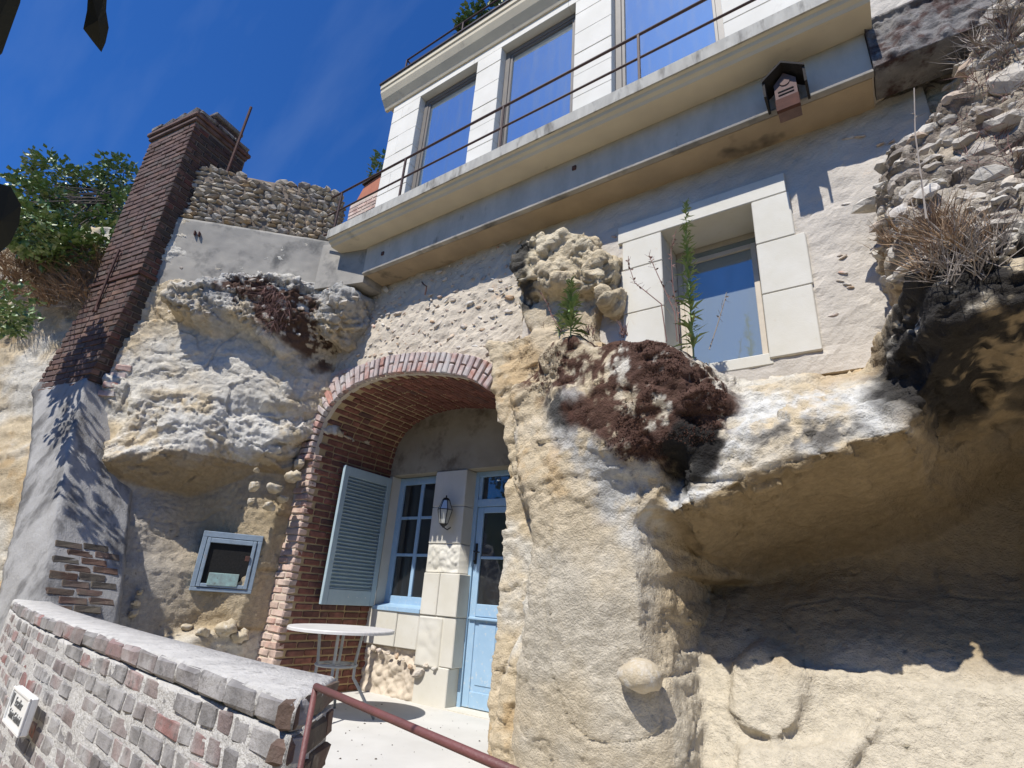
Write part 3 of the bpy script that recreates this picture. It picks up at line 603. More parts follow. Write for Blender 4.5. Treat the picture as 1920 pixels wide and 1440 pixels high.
cliffl = link('cliff_left', lm); finish_cliff(cliffl, True); struct(cliffl)
def bvh_of(o):
    return BVHTree.FromObject(o, bpy.context.evaluated_depsgraph_get())
BV = bvh_of(cliff)
def hit(px, py):
    """where the survey ray meets the rock"""
    d = ray(px, py).normalized(); r = BV.ray_cast(Vector((0, 0, 0)), d); return r[0], r[1]
def hitxz(x, z, y0=1.0):
    r = BV.ray_cast(Vector((x, y0, z)), Vector((0, 1, 0))); return r[0], r[1]

# ================================================================== brick arch of the alcove
Z3 = Vector((0, 0, 1)); X3 = Vector((1, 0, 0)); Y3 = Vector((0, 1, 0))
prof = [Vector((-5.275, FLOOR))]+[Vector(a) for a in ARC[:-2]]
def resample(pts, st):
    L = [0.0]
    for i in range(1, len(pts)): L.append(L[-1]+(pts[i]-pts[i-1]).length)
    n = int(L[-1]/st); out = []
    for k in range(n):
        s = (k+0.5)*L[-1]/n; j = max(i for i in range(len(L)-1) if L[i] <= s)
        t = (s-L[j])/(L[j+1]-L[j]); a, b = pts[max(j-1, 0)], pts[min(j+2, len(pts)-1)]
        p = pts[j].lerp(pts[j+1], t); tg = (pts[j+1]-pts[j]).normalized()
        if 0 < j < len(pts)-2:
            t0 = (pts[j]-pts[j-1]).normalized().lerp((pts[j+1]-pts[j]).normalized(), 0.5); t1 = (pts[j+1]-pts[j]).normalized().lerp((pts[j+2]-pts[j+1]).normalized(), 0.5)
            tg = t0.lerp(t1, t).normalized()
        out.append((p, tg, s))
    return out
arch = thing('brick_archway', 'red brick barrel arch sheltering the blue door and window', 'archway')
# mortar body: a shell behind the bricks
dense = [(p, t) for p, t, s in resample(prof, 0.05)]
dense = [(prof[0], Vector((0, 1)))]+dense
b = MB(); v = []
for p, t in dense:
    o = Vector((-t.y, t.x))     # outwards
    q = p+o*0.012; w = p+o*0.20
    v += [(q.x, YF+0.012, q.y), (q.x, YB+0.30, q.y), (w.x, YF+0.012, w.y), (w.x, YB+0.30, w.y)]
f = []
for i in range(len(dense)-1):
    a = 4*i; c = a+4
    f += [(a, c, c+1, a+1), (a+2, a+3, c+3, c+2), (a, a+2, c+2, c), (a+1, c+1, c+3, a+3)]
b.add(v, f).build('mortar', 'mortar', arch)
VB = brick_meshes('brick', 'brick_vault', 0.205, 0.055, 0.058, 6)
VH = brick_meshes('brick', 'brick_vault', 0.098, 0.055, 0.058, 4)
lst = []
courses = resample(prof, 0.0735)
for k, (p, t, s) in enumerate(courses):
    if p.x > -2.9 and p.y < 0.4: continue
    o = Vector((-t.y, t.x)); y = YF+0.118 if k % 2 else YF+0.012; first = True
    while y < YB+0.02:
        half = (first and k % 2 == 0 and False) or random.random() < 0.12
        L = 0.205 if not half else 0.098
        c = p+o*(0.0275+random.uniform(-0.006, 0.004)); cy = y+L/2+random.uniform(-0.004, 0.004)
        tw = random.uniform(-0.02, 0.02); tt = Vector((t.x, 0, t.y)); oo = Vector((o.x, 0, o.y))
        lst.append((random.choice(VH if half else VB), (c.x, cy, c.y), (Y3+oo*tw).normalized(), oo, tt, (1, 1, random.uniform(0.92, 1.04))))
        y += L+0.012; first = False
def vis(e):   # how large it shows
    c = Vector(e[1]); return -c.length + (3 if c.x < -4.5 else 0)*0
lst.sort(key=lambda e: Vector(e[1]).length+(0.6 if e[1][2] > 2.02 else 0))
for e in lst[:300]: piece('brick', *([e[0], arch]+list(e[1:])))
if lst[300:]: join_pieces('far_bricks', 'brick_vault', lst[300:], arch)
# the ring of voussoirs on the front
RB = brick_meshes('voussoir', 'brick_ring', 0.060, 0.10, 0.215, 5); RH = brick_meshes('voussoir', 'brick_ring', 0.060, 0.10, 0.102, 5)
ring = [x for x in resample([Vector(a) for a in ARC], 0.0715) if x[0].x < -2.86 or x[0].y > 1.9]
rg = MB(); vv = []
for p, t, s in [(Vector(ARC[0]), Vector((0, 1)), 0)]+ring:
    o = Vector((-t.y, t.x)); q = p+o*0.004; w = p+o*0.235; vv += [(q.x, YF-0.022, q.y), (w.x, YF-0.022, w.y), (q.x, YF+0.03, q.y), (w.x, YF+0.03, w.y)]
ff = []
for i in range(len(vv)//4-1):
    a = 4*i; c = a+4; ff += [(a, a+1, c+1, c), (a+1, a+3, c+3, c+1), (a, c, c+2, a+2)]
rg.add(vv, ff).build('ring_mortar', 'mortar_cream', arch)
for k, (p, t, s) in enumerate(ring):
    o = Vector((-t.y, t.x)); tt = Vector((t.x, 0, t.y)); oo = Vector((o.x, 0, o.y)); y = YF+0.05-0.078+random.uniform(-0.005, 0.003)
    if k % 2:
        c = p+o*0.118; piece('voussoir', random.choice(RB), arch, (c.x, y, c.y), tt, Y3, oo, (1, 1, random.uniform(.97, 1.03)))
    else:
        for h in (0.058, 0.175):
            c = p+o*h; piece('voussoir', random.choice(RH), arch, (c.x, y+random.uniform(-.004, .004), c.y), tt, Y3, oo)
# front bricks of the left jamb and of the haunch above it
JB = brick_meshes('jamb_brick', 'brick_jamb', 0.205, 0.10, 0.060, 6, jit=0.005, c=0.009); JH = brick_meshes('jamb_brick', 'brick_jamb', 0.10, 0.10, 0.060, 5, jit=0.005, c=0.009)
GB = brick_meshes('haunch_brick', 'brick_ring', 0.205, 0.10, 0.058, 5, jit=0.004)
zj = [-1.066, -0.70, -0.05, 0.5, 1.09, 1.35]; xj = [-5.80, -5.74, -5.62, -5.50, -5.47, -5.40]
jm = MB()
jp = [(-5.295, FLOOR), (-5.295, 1.38)]+[(xj[i]-0.05, zj[i]) for i in range(5, -1, -1)]
jm.prism(jp, 'y', YF-0.008, YF+0.25).build('jamb_mortar', 'mortar_cream', arch)
z = FLOOR+0.035; k = 0
while z < 1.36:
    xl = float(np.interp(z, zj, xj)); x = -5.272; hd = k % 2
    while x > xl+0.04:
        L = 0.10 if hd else 0.205; L = min(L, x-xl+0.06)
        piece('jamb_brick', random.choice(JH if L < 0.14 else JB), arch, (x-L/2, YF+0.03+random.uniform(-.008, .006)-0.0*L, z), X3, Y3, Z3, (1, 1, random.uniform(.92, 1.03)))
        x -= L+0.014; hd = 0 if hd else (1 if random.random() < .3 else 0)
    z += 0.074; k += 1
z = 1.62
hm = MB()
while z < 2.40:
    xr = -5.24+0.0
    # outer edge of the ring at this height
    best = [q for q in [(p+Vector((-t.y, t.x))*0.25) for p, t, s in ring] if abs(q.y-z) < 0.06 and q.x < -4.3]
    xr = min([q.x for q in best]) if best else -4.72
    xl = max(-5.62+0.30*(z-1.6), -5.6)
    if z > 2.33: xr = -4.72
    x = xr-0.012; hd = k % 2
    hm.box(xl, xr, YF-0.006, YF+0.2, z-0.036, z+0.036)
    while x > xl+0.05:
        L = 0.10 if hd else 0.205; L = min(L, x-xl)
        piece('haunch_brick', random.choice(GB), arch, (x-L/2, YF+0.03+random.uniform(-.006, .006), z), X3, Y3, Z3, (L/0.205, 1, 1)); x -= L+0.012; hd = 0
    z += 0.072; k += 1
hm.build('haunch_mortar', 'mortar_cream', arch)

# ================================================================== walls of the facade
def wall_grid(name, mat, x0, x1, z0, z1, y, st, inside, amp=0.012, parent=None, seed=0, thick=0.35):
    nx = int((x1-x0)/st)+1; nzz = int((z1-z0)/st)+1; xs = np.linspace(x0, x1, nx); zs = np.linspace(z0, z1, nzz)
    A, B = np.meshgrid(xs, zs, indexing='ij'); p = np.stack([A.ravel(), 0*A.ravel()+seed, B.ravel()], 1)
    d = amp*(fbm(p, 3.0, 4, seed)+0.7*fbm(p, 16, 3, seed+5)); v = np.stack([A.ravel(), y+d, B.ravel()], 1); f = []
    for i in range(nx-1):
        for j in range(nzz-1):
            if inside((xs[i]+xs[i+1])/2, (zs[j]+zs[j+1])/2): a = i*nzz+j; f.append((a, a+nzz, a+nzz+1, a+1))
    me = bpy.data.meshes.new(name); me.from_pydata(v.tolist(), [], f); bm = bmesh.new(); bm.from_mesh(me)
    bmesh.ops.delete(bm, geom=[q for q in bm.verts if not q.link_faces], context='VERTS')
    ext = bmesh.ops.extrude_face_region(bm, geom=bm.faces[:], use_keep_orig=True)
    for q in ext['geom']:
        if isinstance(q, bmesh.types.BMVert): q.co.y = y+thick
    bmesh.ops.recalc_face_normals(bm, faces=bm.faces); bm.to_mesh(me); bm.free(); me.materials.append(MAT[mat])
    return link(name, me, parent)
ringpoly = [(p.x-t.y*0.13, p.y+t.x*0.13) for p, t, s in ring]+[(-2.5, FLOOR), (-5.4, FLOOR)]
def in_poly(x, z, poly):
    c = False; n = len(poly)
    for i in range(n):
        ax, az = poly[i]; bx, bz = poly[(i+1) % n]
        if (az > z) != (bz > z) and x < (bx-ax)*(z-az)/(bz-az)+ax: c = not c
    return c
leftedge = lambda z: np.interp(z, [1.5, 2.37, 2.9, 3.35, 3.5], [-5.55, -5.32, -5.16, -4.95, -4.85])
rw = thing('rubble_wall', 'pebbly rubble wall between the brick arch and the concrete beam', 'wall')
wl_ = wall_grid('render', 'render', -5.6, -2.56, 1.45, 3.42, YF+0.012, 0.03, lambda x, z: (not in_poly(x, z, ringpoly)) and x > leftedge(z), 0.026, rw, 3, 0.3)
PB = stone_meshes('rubble_stone', 'pebble', 9, 2, 0.4, 0.55)
cnt = 0; placed = []
while cnt < 290:
    x = random.uniform(-5.2, -2.6); z = random.uniform(1.9, 3.36)
    if x < leftedge(z)+0.05: continue
    rp = min(((p.x-t.y*0.25-x)**2+(p.y+t.x*0.25-z)**2)**.5 for p, t, s in ring)
    if in_poly(x, z, ringpoly) or rp < 0.05: continue
    s = random.choice([0.018, 0.022, 0.026, 0.03, 0.04]) if random.random() < 0.93 else 0.065
    if any((x-a)**2+(z-c)**2 < (s+d)**2*1.2 for a, c, d in placed): continue
    placed.append((x, z, s)); ang = random.uniform(-.7, .7)
    u = Vector((math.cos(ang), 0, math.sin(ang))); w = Vector((-math.sin(ang), 0, math.cos(ang)))
    piece('rubble_stone', random.choice(PB), rw, (x, YF+0.006+random.uniform(-.006, .006), z), u, Y3, w, (s*1.15, s*0.55, s*1.0)); cnt += 1
MB().tube([P(790, 527, Y=YF+0.03), P(794, 533, Y=YF-0.06), P(800, 537, Y=YF-0.075), P(797, 553, Y=YF-0.07)], 0.008, 6).build('iron_hook', 'rust', rw)

pw = thing('rendered_wall', 'grey rendered wall around the stone framed upper window', 'wall')
WX0, WX1, WZ0, WZ1 = -1.22, -0.52, 1.655, 2.90
wall_grid('render', 'plaster', -2.56, 0.62, 1.45, 3.42, YF+0.015, 0.03, lambda x, z: not (WX0-0.05 < x < WX1+0.05 and WZ0-0.05 < z < WZ1+0.05), 0.014, pw, 13, 0.3)
for k in range(46):
    x = random.uniform(-0.15, 0.42) if k % 2 else random.uniform(-2.05, -1.65); z = random.uniform(1.75, 3.2); s = random.uniform(.014, .035); a_ = random.uniform(-.4, .4)
    piece('rubble_stone', random.choice(PB), pw, (x, YF+0.012, z), Vector((math.cos(a_), 0, math.sin(a_))), Y3, Vector((-math.sin(a_), 0, math.cos(a_))), (s*1.4, s*.6, s*.9))
# ------------------------------------------------------------------ upper window with its stone frame
uw = thing('stone_framed_window', 'upper window in a smooth white limestone surround', 'window')
def blk(x0, x1, y0, y1, z0, z1, mat='limestone', par=None, nm='stone_block', c=0.006): return MB().box(x0, x1, y0, y1, z0, z1, c).build(nm, mat, par)
yb_ = YF-0.012
blk(-1.60, -0.275, yb_, YF+0.40, WZ1, 3.075, par=uw, nm='lintel')
for (z0, z1, xl) in ((2.62, 2.896, -1.56), (2.20, 2.616, -1.575), (WZ0-0.05, 2.196, -1.56)): blk(xl, WX0, yb_, YF+0.40, z0, z1, par=uw)
for (z0, z1, xr) in ((2.515, 2.896, -0.262), (2.095, 2.511, -0.20), (WZ0-0.05, 2.091, -0.208)): blk(WX1, xr, yb_, YF+0.40, z0, z1, par=uw)
blk(WX0-0.02, WX1+0.02, YF+0.005, YF+0.42, WZ0-0.09, WZ0-0.004, par=uw, nm='sill')
fy = YF+0.36
b = MB(); t = 0.05
b.box(WX0+.003, WX0+t, fy, fy+.06, WZ0, WZ1-.003, .003).box(WX1-t, WX1-.003, fy, fy+.06, WZ0, WZ1-.003, .003).box(WX0+t, WX1-t, fy+.002, fy+.058, WZ1-t, WZ1-.003, .003).box(WX0+t, WX1-t, fy+.002, fy+.058, WZ0, WZ0+.04, .003)
uf = b.build('frame', 'cream', uw)
b = MB(); b.box(WX0+t+.004, WX0+t+.045, fy-.012, fy+.03, WZ0+.045, WZ1-t-.06, .003).box(WX1-t-.045, WX1-t-.004, fy-.012, fy+.03, WZ0+.045, WZ1-t-.06, .003).box(WX0+t+.045, WX1-t-.045, fy-.010, fy+.028, WZ1-t-.10, WZ1-t-.06, .003)
b.build('sash', 'cream', uf)
MB().box(WX0+t, WX1-t, fy+.010, fy+.018, WZ0+.04, WZ1-t).build('pane', 'glass2', uw)

# ------------------------------------------------------------------ alcove back wall
aw = thing('alcove_wall', 'limestone back wall of the alcove with a pillar between window and door', 'wall')
MB().box(-5.35, -2.45, YB, YB+0.5, 1.362, 2.35, 0.004).build('tympanum', 'tympanum', aw)
MB().box(-5.35, -5.215, YB, YB+0.3, -0.196, 1.358, 0.004).build('reveal', 'limestone', aw)
for (x0, x1, z0, z1, y) in ((-4.46, -3.985, 0.94, 1.358, YB-.02), (-4.46, -3.985, 0.525, 0.936, YB-.018),
                            (-4.46, -4.225, -0.222, 0.212, YB-.03), (-4.221, -3.945, -0.222, 0.212, YB-.028), (-4.45, -3.95, -0.70, -0.226, YB-.012), (-4.44, -3.985, FLOOR-.02, -0.704, YB-.016),
                            (-5.35, -4.80, -0.58, -0.20, YB-.025), (-4.796, -4.464, -0.58, -0.20, YB-.02)):
    blk(x0, x1, y, YB+0.35, z0, z1, par=aw, c=0.008)
def lumpy(name, mat, x0, x1, z0, z1, y, amp, sc, parent, seed, st=0.02, sides=True):
    nx = max(4, int((x1-x0)/st)); nzz = max(4, int((z1-z0)/st)); A, B = np.meshgrid(np.linspace(x0, x1, nx), np.linspace(z0, z1, nzz), indexing='ij')
    p = np.stack([A.ravel(), 0*A.ravel()+seed*3.1, B.ravel()], 1); f1, f2, cid = worley(p, sc, seed)
    d = amp*(1.2*fbm(p, sc*0.7, 4, seed)+1.0*np.clip(f2-f1, 0, .5)-.3)
    ed = np.minimum.reduce([A.ravel()-x0, x1-A.ravel(), B.ravel()-z0, z1-B.ravel()]); d = d*np.clip(ed/0.035, 0.1, 1)
    v = np.stack([A.ravel(), y-d, B.ravel()], 1).tolist(); N = len(v); v += [(q[0], y+0.3, q[2]) for q in v]; f = []
    for i in range(nx-1):
        for j in range(nzz-1): a = i*nzz+j; f.append((a, a+nzz, a+nzz+1, a+1))
    rim = [i*nzz for i in range(nx)]+[(nx-1)*nzz+j for j in range(1, nzz)]+[i*nzz+nzz-1 for i in range(nx-2, -1, -1)]+[j for j in range(nzz-2, 0, -1)]
    for i in range(len(rim)): a, c = rim[i], rim[(i+1) % len(rim)]; f.append((a, c, c+N, a+N))
    return MB().add(v, f).build(name, mat, parent, True)
lumpy('broken_block', 'limestone', -4.46, -3.985, 0.216, 0.521, YB-.005, 0.03, 12, aw, 5, 0.012)
lumpy('rubble_footing', 'mortar_cream', -5.30, -4.30, FLOOR-.02, -0.585, YB+.02, 0.045, 11, aw, 8, .014)
lumpy('patch_of_plaster', 'limestone', -4.45, -4.12, -0.72, -0.235, YB-.028, 0.02, 5, aw, 9)
FS = stone_meshes('footing_stone', 'pebble', 5, 2, 0.4, 0.8)
for (x, z, s) in ((-4.36, -0.78, .075), (-4.28, -.70, .04), (-4.62, -.68, .035), (-4.72, -.66, .04), (-4.86, -.64, .045), (-5.0, -.63, .04), (-5.1, -.62, .05), (-4.5, -.74, .04), (-4.16, -.72, .035)):
    piece('footing_stone', random.choice(FS), aw, (x, YB-.03, z), X3, Y3, Z3, (s, s, s))
MB().box(-3.0, -2.4, YB+.02, YB+0.5, FLOOR-.02, 1.358).build('door_jamb', 'limestone', aw)
MB().box(-5.5, -2.4, YB+0.46, YB+0.50, FLOOR-.05, 1.36).build('dark_room', 'dark', aw)
MB().box(-4.0, -2.9, YB-.03, YB+0.3, FLOOR-.02, FLOOR+.012).build('door_step', 'limestone', aw)

# ------------------------------------------------------------------ blue casement window
cw = thing('casement_window', 'pale blue six pane casement window in the alcove', 'window')
y0 = 4.94
def bars(par, nm, mat, lst, y0, y1, c=0.004):
    out = []
    for (x0, x1, z0, z1) in lst: out.append(MB().box(x0, x1, y0, y1, z0, z1, c).build(nm, mat, par))
    return out
b = MB().box(-5.215, -5.135, y0, y0+.07, -0.19, 1.355, .004).box(-4.50, -4.42, y0, y0+.07, -0.19, 1.355, .004).box(-5.135, -4.50, y0+.002, y0+.068, 1.265, 1.355, .004).box(-5.135, -4.50, y0+.002, y0+.068, -0.16, -.055, .004)
b.build('frame', 'blue', cw)
bars(cw, 'mullion', 'blue', [(-4.845, -4.795, -.055, 1.265)], y0+.008, y0+.05)
bars(cw, 'glazing_bar', 'blue', [(-5.135, -4.845, .835, .868), (-5.135, -4.845, .395, .428), (-4.795, -4.50, .835, .868), (-4.795, -4.50, .395, .428)], y0+.012, y0+.046)
for (x0, x1) in ((-5.135, -4.845), (-4.795, -4.50)):
    for (z0, z1) in ((-.055, .395), (.428, .835), (.868, 1.265)): MB().box(x0, x1, y0+.028, y0+.034, z0, z1).build('pane', 'glass3', cw)
MB().prism([(YB-.04, -.215), (YB-.04, -.175), (y0+.03, -.135), (y0+.03, -.215)], 'x', -5.21, -4.455).build('window_sill', 'blue', cw)

# ------------------------------------------------------------------ blue door
dr = thing('front_door', 'pale blue half glazed door with a small pane above it', 'door')
dx0, dx1, y0 = -3.99, -3.02, 4.96
df = MB().box(dx0, dx0+.055, y0, y0+.09, FLOOR, 1.36, .004).box(dx1-.055, dx1, y0, y0+.09, FLOOR, 1.36, .004).box(dx0+.055, dx1-.055, y0+.002, y0+.088, 1.30, 1.36, .004).box(dx0+.055, dx1-.055, y0+.002, y0+.088, .955, 1.04, .004).build('door_frame', 'blue', dr)
bars(dr, 'transom_rail', 'blue', [(dx0+.055, dx0+.10, 1.04, 1.30), (-3.50, -3.44, 1.04, 1.30), (dx1-.10, dx1-.055, 1.04, 1.30)], y0+.012, y0+.07)
for (x0, x1) in ((dx0+.10, -3.50), (-3.44, dx1-.10)): MB().box(x0, x1, y0+.035, y0+.041, 1.04, 1.30).build('transom_pane', 'glass3', dr)
lf = MB(); l0, l1 = dx0+.06, dx1-.06; ly = y0+.018
lf.box(l0, l0+.085, ly, ly+.045, FLOOR+.02, .95, .004).box(l1-.085, l1, ly, ly+.045, FLOOR+.02, .95, .004).box(l0+.085, l1-.085, ly+.001, ly+.044, .885, .95, .004).box(l0+.085, l1-.085, ly+.001, ly+.044, -.20, -.075, .004).box(l0+.085, l1-.085, ly+.001, ly+.044, FLOOR+.02, -.90, .004)
leaf = lf.build('door_leaf', 'blue', dr)
bars(leaf, 'glazing_bar', 'blue', [(-3.505, -3.455, -.075, .885), (l0+.085, -3.505, .385, .415), (-3.455, l1-.085, .385, .415)], ly+.006, ly+.038)
for (x0, x1) in ((l0+.085, -3.505), (-3.455, l1-.085)):
    for (z0, z1) in ((-.075, .385), (.415, .885)): MB().box(x0, x1, ly+.02, ly+.026, z0, z1).build('pane', 'glass3', leaf)
bars(leaf, 'weather_bar', 'blue', [(l0+.01, l1-.01, -.235, -.205)], ly-.03, ly+.01, .008)
for (x0, x1) in ((l0+.085, -3.52), (-3.44, l1-.085)):
    pn = MB().box(x0, x1, ly+.014, ly+.03, -.90, -.20).build('panel', 'blue', leaf)
    w_ = x1-x0
    MB().box(x0+.05, x1-.05, ly+.005, ly+.015, -.84, -.26, .005).build('raised_field', 'blue', pn)
bars(leaf, 'mid_stile', 'blue', [(-3.52, -3.44, -.90, -.20)], ly+.001, ly+.044)
h = MB().box(l0+.012, l0+.045, ly-.012, ly-.001, .33, .55, .004).tube([(l0+.028, ly-.01, .46), (l0+.028, ly-.05, .46), (l0+.11, ly-.055, .45)], .008, 6).tube([(l0+.028, ly-.01, .36), (l0+.028, ly-.03, .36)], .012, 8)
h.build('door_handle', 'black', leaf)

# ------------------------------------------------------------------ louvred shutter folded open against the brick jamb
sh = thing('louvred_shutter', 'grey blue louvred shutter folded open against the brick jamb', 'shutter')
A = Vector((-5.185, 3.985, 0)); B = Vector((-5.222, 4.765, 0)); u = (B-A).normalized(); n_ = Vector((u.y, -u.x, 0)); W = (B-A).length
z0, z1 = -0.185, 1.315; st = 0.075; th = 0.038
def sb(a0, a1, c0, c1, d0, d1, nm='frame', par=sh, ch=.004):
    return MB().obox(A+u*((a0+a1)/2)+n_*((d0+d1)/2)+Z3*((c0+c1)/2), u, n_, Z3, a1-a0, d1-d0, c1-c0, ch).build(nm, 'bluegrey', par)
sb(0, st, z0, z1, 0, th, 'stile'); sb(W-st, W, z0, z1, 0, th, 'stile'); sb(st, W-st, z1-.11, z1, 0.001, th-.001, 'top_rail'); sb(st, W-st, z0, z0+.16, 0.001, th-.001, 'bottom_rail')
ns = 31; zz0, zz1 = z0+.16, z1-.11; lean = 0.62
sm = MB().obox((0, 0, 0), (1, 0, 0), (0, 1, 0), (0, 0, 1), W-2*st-.002, .042, .007, .002).mesh('slat', 'bluegrey')
for k in range(ns):
    zc = zz0+(k+.5)*(zz1-zz0)/ns; hd = (n_*math.cos(lean)-Z3*math.sin(lean)).normalized(); piece('slat', sm, sh, A+u*(W/2)+n_*(th/2)+Z3*zc, u, hd, u.cross(hd))
MB().obox(A+u*(W/2)+n_*.004+Z3*((zz0+zz1)/2), u, n_, Z3, W-2*st, .004, zz1-zz0, .001).build('backing', 'bluegrey', sh)
for k in range(3): MB().obox(A+u*(W-.16-.13*k+.0)+n_*(th+.001)+Z3*(z0+.085), u, n_, Z3, .012, .004, .012, .002).build('screw_head', 'white', sh)
for zz in (z0+.2, z1-.2): MB().tube([B+Z3*(zz-.04)+n_*.02, B+Z3*(zz+.04)+n_*.02], .009, 6).build('hinge', 'black', sh)

# ------------------------------------------------------------------ wall lantern
la = thing('wall_lantern', 'small six sided glass lantern on the limestone pillar', 'lantern')
lc = Vector((-4.15, 4.66, 0.86)); sec = [(0.045, -0.135), (0.082, 0.02), (0.040, 0.125)]
def hexp(r, z): return [lc+Vector((r*math.cos(k*math.pi/3+math.pi/6), r*math.sin(k*math.pi/3+math.pi/6), z)) for k in range(6)]
H = [hexp(*s) for s in sec]; b = MB()
for k in range(6):
    b.tube([H[0][k], H[1][k]], .0045, 5).tube([H[1][k], H[2][k]], .0045, 5)
    for j in range(3): b.tube([H[j][k], H[j][(k+1) % 6]], .0045, 5)
b.build('lantern_frame', 'black', la)
for k in range(6):
    for j in (0, 1): MB().add([H[j][k], H[j][(k+1) % 6], H[j+1][(k+1) % 6], H[j+1][k]], [(0, 1, 2, 3)]).build('pane', 'glass4', la)
MB().lathe([(.045, 0), (.03, .022), (.008, .03), (.010, .045), (.004, .055)], lc+Z3*.127, 10).build('cap', 'black', la)
MB().lathe([(.008, -.04), (.014, -.03), (.03, -.018), (.045, 0)], lc-Z3*.137, 10).tube([lc-Z3*.17, lc+Vector((0, .07, -.19)), lc+Vector((0, .125, -.16))], .006, 6).build('bracket', 'black', la)
MB().lathe([(.022, -.09), (.03, -.02), (.012, .05)], lc, 8).build('bulb', 'plaque', la, True)

# ------------------------------------------------------------------ round bistro table
tb = thing('bistro_table', 'round pale grey metal bistro table beneath the shutter', 'table')
tcx, tcy, tz = -4.36, 3.66, -0.352; R0 = 0.478
MB().lathe([(0, -.004), (R0-.012, -.004), (R0-.008, -.024), (R0, -.024), (R0, -.004), (R0-.006, .004), (.016, .004), (.012, -.003), (0, -.003)], (tcx, tcy, tz), 64).build('tabletop', 'table', tb)
for a_ in (35, 125, 215, 305):
    c_, s_ = math.cos(R_(a_+8)), math.sin(R_(a_+8)); pt = lambda r, z: (tcx+r*c_, tcy+r*s_, z)
    MB().tube([pt(.20, tz-.005), pt(.185, tz-.10), pt(.165, tz-.27), pt(.168, tz-.40), pt(.215, tz-.46), pt(.30, tz-.58), pt(.40, FLOOR+.004)], .0135, 8).build('leg', 'tableleg', tb, True)
def ringt(r, z, rad): 
    return [(tcx+r*math.cos(2*math.pi*k/28), tcy+r*math.sin(2*math.pi*k/28), z) for k in range(29)]
MB().tube(ringt(.178, tz-.30, .012), .012, 8).build('ring', 'tableleg', tb, True)
MB().tube(ringt(.19, tz-.012, .008), .009, 6).build('top_ring', 'tableleg', tb, True)
for a_ in (35, 125): 
    c_, s_ = math.cos(R_(a_+53)), math.sin(R_(a_+53)); MB().tube([(tcx-.178*c_, tcy-.178*s_, tz-.30), (tcx+.178*c_, tcy+.178*s_, tz-.302)], .008, 6).build('cross_bar', 'tableleg', tb, True)

# ================================================================== concrete beam, balcony and house
bm_ = thing('concrete_beam', 'long grey concrete beam under the balcony with a lit lower edge', 'beam')
MB().prism([(3.36, 3.405), (3.36, 3.762), (3.72, 3.762), (3.72, 3.40), (3.372, 3.40)], 'x', -4.66, 0.35).build('beam', 'beam', bm_)
MB().prism([(3.366, 3.388), (3.352, 3.394), (3.350, 3.408), (3.358, 3.414), (3.40, 3.414), (3.40, 3.388)], 'x', -4.662, 0.352).build('drip_edge', 'conc', bm_)
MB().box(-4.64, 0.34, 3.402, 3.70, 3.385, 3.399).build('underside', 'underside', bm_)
for (px, py) in ((718, 476), (1077, 316)):
    c_ = P(px, py, Y=3.36); MB().box(c_.x-.02, c_.x+.02, 3.345, 3.40, c_.z-.02, c_.z+.025, .004).build('iron_stub', 'rust', bm_)
me_ = thing('mossy_beam_end', 'rough grey beam end overgrown with moss at the right', 'beam')
lumpy('beam', 'mossconc', 0.356, 1.25, 3.40, 3.84, 3.33, 0.05, 10, me_, 21, .012)

house = thing('house', 'pale stone house with tall windows and a balcony above the cliff', 'house')
HX0, HX1, HZ0, HZ1, YH = -5.09, 0.38, 3.95, 6.56, 3.66
WN = [(-4.545, -3.53), (-3.15, -2.10), (-1.66, -0.57)]; WT = 6.45
sl_ = MB().prism([(3.66, 3.764), (3.66, 3.95), (3.075, 3.95), (3.065, 3.94), (3.065, 3.835), (3.085, 3.825), (3.095, 3.80), (3.125, 3.785), (3.14, 3.764)], 'x', -5.05, 0.40).build('balcony_slab', 'soffit', house)
MB().prism([(3.05, 3.835), (3.05, 3.956), (3.64, 3.956), (3.64, 3.951), (3.064, 3.951), (3.064, 3.835)], 'x', -5.055, 0.402).build('slab_edge', 'streaked', sl_)
# ashlar piers
xs_ = [HX0]+[e for w in WN for e in w]+[HX1]
AM = {}
for i in range(0, len(xs_), 2):
    a, c = xs_[i], xs_[i+1]; z = HZ0+.005; k = 0
    while z < WT-.02:
        z2 = min(z+.325, WT)
        if k % 2 and c-a > .5 and i in (0, 6):
            m_ = a+(c-a)*(.38 if i == 0 else .6); segs = [(a, m_-.0015), (m_+.0015, c)]
        else: segs = [(a, c)]
        for (p0, p1) in segs: MB().box(p0, p1, YH+random.uniform(-.003, .003), YH+.3, z, z2-.005, .004).build('stone_block', 'ashlar', house)
        z = z2; k += 1
xh = [HX0, -3.6, -2.2, -.9, HX1]
for i in range(4): MB().box(xh[i]+.001, xh[i+1]-.001, YH+.001, YH+.3, WT, HZ1, .003).build('stone_block', 'ashlar', house)
MB().box(HX0+.006, HX1-.01, YH+.25, 8.6, HZ0-.1, HZ1-.02).build('core', 'ashlar', house)
for (a, c) in WN:
    wy = YH+.10
    fr_ = MB().box(a+.002, a+.07, wy, wy+.08, HZ0+.003, WT-.003, .004).box(c-.07, c-.002, wy, wy+.08, HZ0+.003, WT-.003, .004).box(a+.07, c-.07, wy+.001, wy+.079, WT-.07, WT-.003, .004).box(a+.07, c-.07, wy+.001, wy+.079, HZ0+.003, HZ0+.07, .004).build('window', 'frame', house)
    MB().box(a+.07, a+.105, wy+.012, wy+.06, HZ0+.07, WT-.07, .003).box(c-.10, c-.07, wy+.012, wy+.06, HZ0+.07, WT-.07, .003).box(a+.105, c-.10, wy+.013, wy+.059, WT-.10, WT-.07, .003).build('sash', 'frame', fr_)
    MB().box(a+.08, c-.08, wy+.03, wy+.04, HZ0+.05, WT-.08).build('pane', 'glass', fr_)
